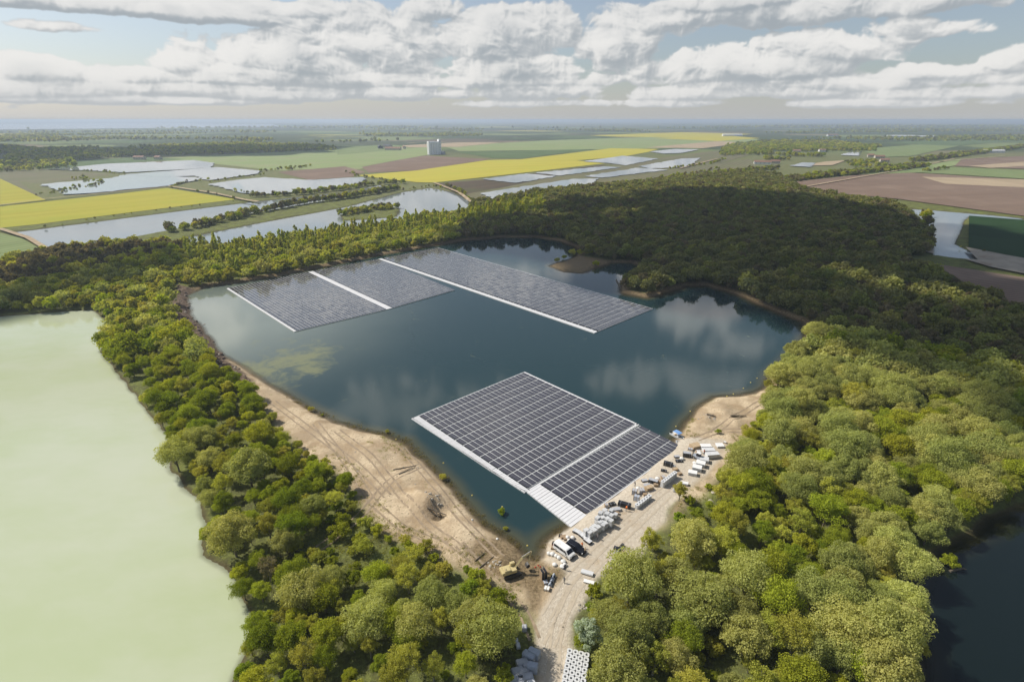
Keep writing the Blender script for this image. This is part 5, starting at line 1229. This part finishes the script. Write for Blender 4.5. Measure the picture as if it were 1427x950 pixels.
for (a, b, rx, ry, wt) in RB:
    A_, E_ = angs(a, b); bl.append((A_, -E_, rx/F*.9, ry/F*.9, wt))
AZ0, AZ1, EL0, EL1 = -1.05, 1.05, -.03, .80; IW = 2304; IH = int(IW*(EL1-EL0)/(AZ1-AZ0))
ga, ge = np.meshgrid(np.linspace(AZ0, AZ1, IW), np.linspace(EL0, EL1, IH)); fld = np.full(ga.shape, -.9)
for (A_, E_, rx, ry, wt) in bl:
    d2 = ((ga-A_)/rx)**2+((ge-E_)/ry)**2
    # flat bases, domed tops
    d2 = np.where(ge < E_, d2+.9*((ge-E_)/ry)**2, d2); fld = np.maximum(fld, wt*(1-.75*d2))
def billow(x, y, sc, o, s):
    r = 0; a = .5
    for i in range(o): r = r+a*(1-2*np.abs(vnoise(x/sc*2**i, y/sc*2**i, s+i)-.5)*2); a *= .55
    return r
wx = ga+.016*fbm(ga, ge*1.3, .04, 3, 71); wy = ge*1.4+.016*fbm(ga, ge*1.3, .04, 3, 72)
bb = billow(wx, wy, .060, 5, 60)
dens = fld+.95*fbm(wx+7.3, wy+3.1, .13, 7, 50)+.66*(bb-.42)+.06
cov_ = sst(dens, -.02, .26)
th = np.clip(dens, 0, 1.6)
pxr = IW/(AZ1-AZ0)
def shf(a, m): return np.roll(np.roll(a, int(m*pxr*.8), 1), -int(m*pxr), 0)
e_ = (th-shf(th, .004))*1.1+(th-shf(th, .010))*.75+(th-shf(th, .024))*.42
lum = .70+.33*np.tanh(e_*1.5)-.16*sst(th, .75, 1.5)+.10*np.exp(-th*5)
lum = lum+.08*fbm(wx, wy, .025, 4, 90)
lum = lum-.13*sst(ge, .115, .16)*(1-sst(ge, .22, .26))
lum = np.clip(lum, .2, 1.1)
im = bpy.data.images.new('cloud_field', IW, IH, alpha=False, float_buffer=True); im.colorspace_settings.name = 'Non-Color'
px_ = np.ones((IH, IW, 4), np.float32); px_[..., 0] = cov_; px_[..., 1] = lum; px_[..., 2] = 0; im.pixels.foreach_set(px_.ravel()); im.update(); im.pack()
uvw = w.n('ShaderNodeCombineXYZ'); w.set(uvw, '0', w.math('MULTIPLY', w.math('SUBTRACT', az, AZ0), 1/(AZ1-AZ0))); w.set(uvw, '1', w.math('MULTIPLY', w.math('SUBTRACT', el, EL0), 1/(EL1-EL0)))
ti = w.n('ShaderNodeTexImage', interpolation='Cubic', extension='EXTEND'); ti.image = im; w.set(ti, '0', uvw.outputs[0])
sc_ = w.n('ShaderNodeSeparateColor'); w.set(sc_, '0', ti.outputs[0])
front = w.math('MULTIPLY', w.ss(w.math('ABSOLUTE', az), 1.04, .92), w.ss(el, .79, .70))
cov = w.math('MULTIPLY', sc_.outputs[0], front)
ccol = w.mix(w.ss(sc_.outputs[1], .30, 1.02), (3.2, 3.55, 3.85), (7.4, 7.3, 7.1))
ccol = w.mix(1.0, ccol, w.mix(w.ss(el, .19, .24), (1, 1, 1), (1.7, 1.7, 1.7)), 'MULTIPLY')
hz = w.math('SUBTRACT', 1.0, w.ss(el, -.03, .092))
hsv = w.n('ShaderNodeHueSaturation'); w.set(hsv, 'Color', sky.outputs[0]); w.set(hsv, 'Saturation', .72); w.set(hsv, 'Value', .92)
c = w.mix(w.math('MULTIPLY', cov, .95), hsv.outputs[0], ccol)
c = w.mix(w.math('MULTIPLY', w.math('POWER', hz, 1.3), .86), c, (5.5, 5.6, 5.7))
w.set(bg, 'Color', c); w.set(bg, 'Strength', .1); W_.cycles.sampling_method = 'MANUAL'; W_.cycles.sample_map_resolution = 512
# unseen clouds added overhead, footprints outlined to throw shade on forest and fields
M['shade_cloud'] = plain('cloud_white', (.85, .85, .87), 1.0, .02, .01, spec=0)
def shade_cloud(foot, label, alt=640., r=(26, 60), nb=90, seed=1):
    R_ = random.Random(seed); off = np.array([sdir.x, sdir.y])*alt/sdir.z; Q = np.array(foot); x0, y0 = Q.min(0); x1, y1 = Q.max(0); bm = bmesh.new(); cnt_ = 0; tr = 0
    while cnt_ < nb and tr < 6000:
        tr += 1; x, y = R_.uniform(x0, x1), R_.uniform(y0, y1); rr = R_.uniform(*r)
        sd = sdist(np.array([x]), np.array([y]), Q)[0]
        if sd < rr*.55: 
            if sd < r[0]*.3: continue
            rr = max(r[0]*.5, sd/.7)
        cnt_ += 1; mt = Matrix.Translation((x+off[0], y+off[1], alt+R_.uniform(-.1, .5)*rr)) @ Matrix.Diagonal((1, 1, .55, 1))
        bmesh.ops.create_icosphere(bm, subdivisions=3, radius=rr, matrix=mt)
    for v in bm.verts:
        h = math.sin(v.co.x*.11+v.co.z*.07)*math.cos(v.co.y*.13+v.co.x*.03)+.6*math.sin(v.co.x*.31)*math.sin(v.co.y*.27+v.co.z*.3); v.co += v.normal*h*3.0
    me = bpy.data.meshes.new('shade_cloud'); bm.to_mesh(me); bm.free(); me.materials.append(M['shade_cloud'])
    for p in me.polygons: p.use_smooth = True
    o = bpy.data.objects.new('shade_cloud', me); C.objects.link(o); tag(o, kind='structure'); return o
SH1 = poly([(600,322),(760,345),(800,395),(960,408),(1110,452),(1200,500),(1250,560),(1330,590),(1427,610),(1700,680),(1800,440),(1560,350),(1427,310),(1330,300),(1190,282),(1050,262),(960,262),(800,275),(660,300)], 8)
shade_cloud(SH1, '', 640, (18, 40), 215, 2)
SH2 = poly([(-300,420),(-20,390),(90,350),(200,335),(262,338),(250,360),(170,384),(60,402),(-60,440),(-300,480)], 8)
shade_cloud(SH2, '', 640, (9, 18), 90, 3)
SH3 = poly([(-100,245),(0,236),(110,222),(330,217),(460,212),(470,204),(200,205),(-100,205)], 0)
shade_cloud(SH3, '', 900, (50, 110), 110, 4)
# haze
me = bpy.data.meshes.new('haze'); bm = bmesh.new(); bmesh.ops.create_cube(bm, size=1); bm.to_mesh(me); bm.free(); hz_ = bpy.data.objects.new('haze', me); C.objects.link(hz_)
z0, z1 = -6.5, 96.0; hz_.scale = (92000, 92000, z1-z0); hz_.location = (0, 0, (z0+z1)/2); tag(hz_, kind='stuff')
hm = bpy.data.materials.new('haze_air'); hm.use_nodes = True; ht = hm.node_tree; ht.nodes.clear(); ho = ht.nodes.new('ShaderNodeOutputMaterial'); pv = ht.nodes.new('ShaderNodeVolumePrincipled')
pv.inputs['Color'].default_value = (.74, .86, 1.0, 1); pv.inputs['Density'].default_value = 1.3e-4; pv.inputs['Anisotropy'].default_value = .2; ht.links.new(pv.outputs[0], ho.inputs['Volume']); me.materials.append(hm)
# camera
cam = bpy.data.cameras.new('camera'); co_ = bpy.data.objects.new('camera', cam); C.objects.link(co_); S.camera = co_
co_.location = (0, 0, H); co_.rotation_euler = (math.pi/2-P, 0, 0); cam.sensor_width = 36; cam.lens = F/1427*36; cam.clip_start = .5; cam.clip_end = 200000
S.view_settings.view_transform = 'Standard'; S.view_settings.look = 'None'; S.view_settings.exposure = 0.2; S.view_settings.gamma = 1; S.view_settings.use_curve_mapping = False
S.cycles.max_bounces = 6; S.cycles.diffuse_bounces = 2; S.cycles.glossy_bounces = 3; S.cycles.transmission_bounces = 3; S.cycles.transparent_max_bounces = 12; S.cycles.volume_bounces = 0
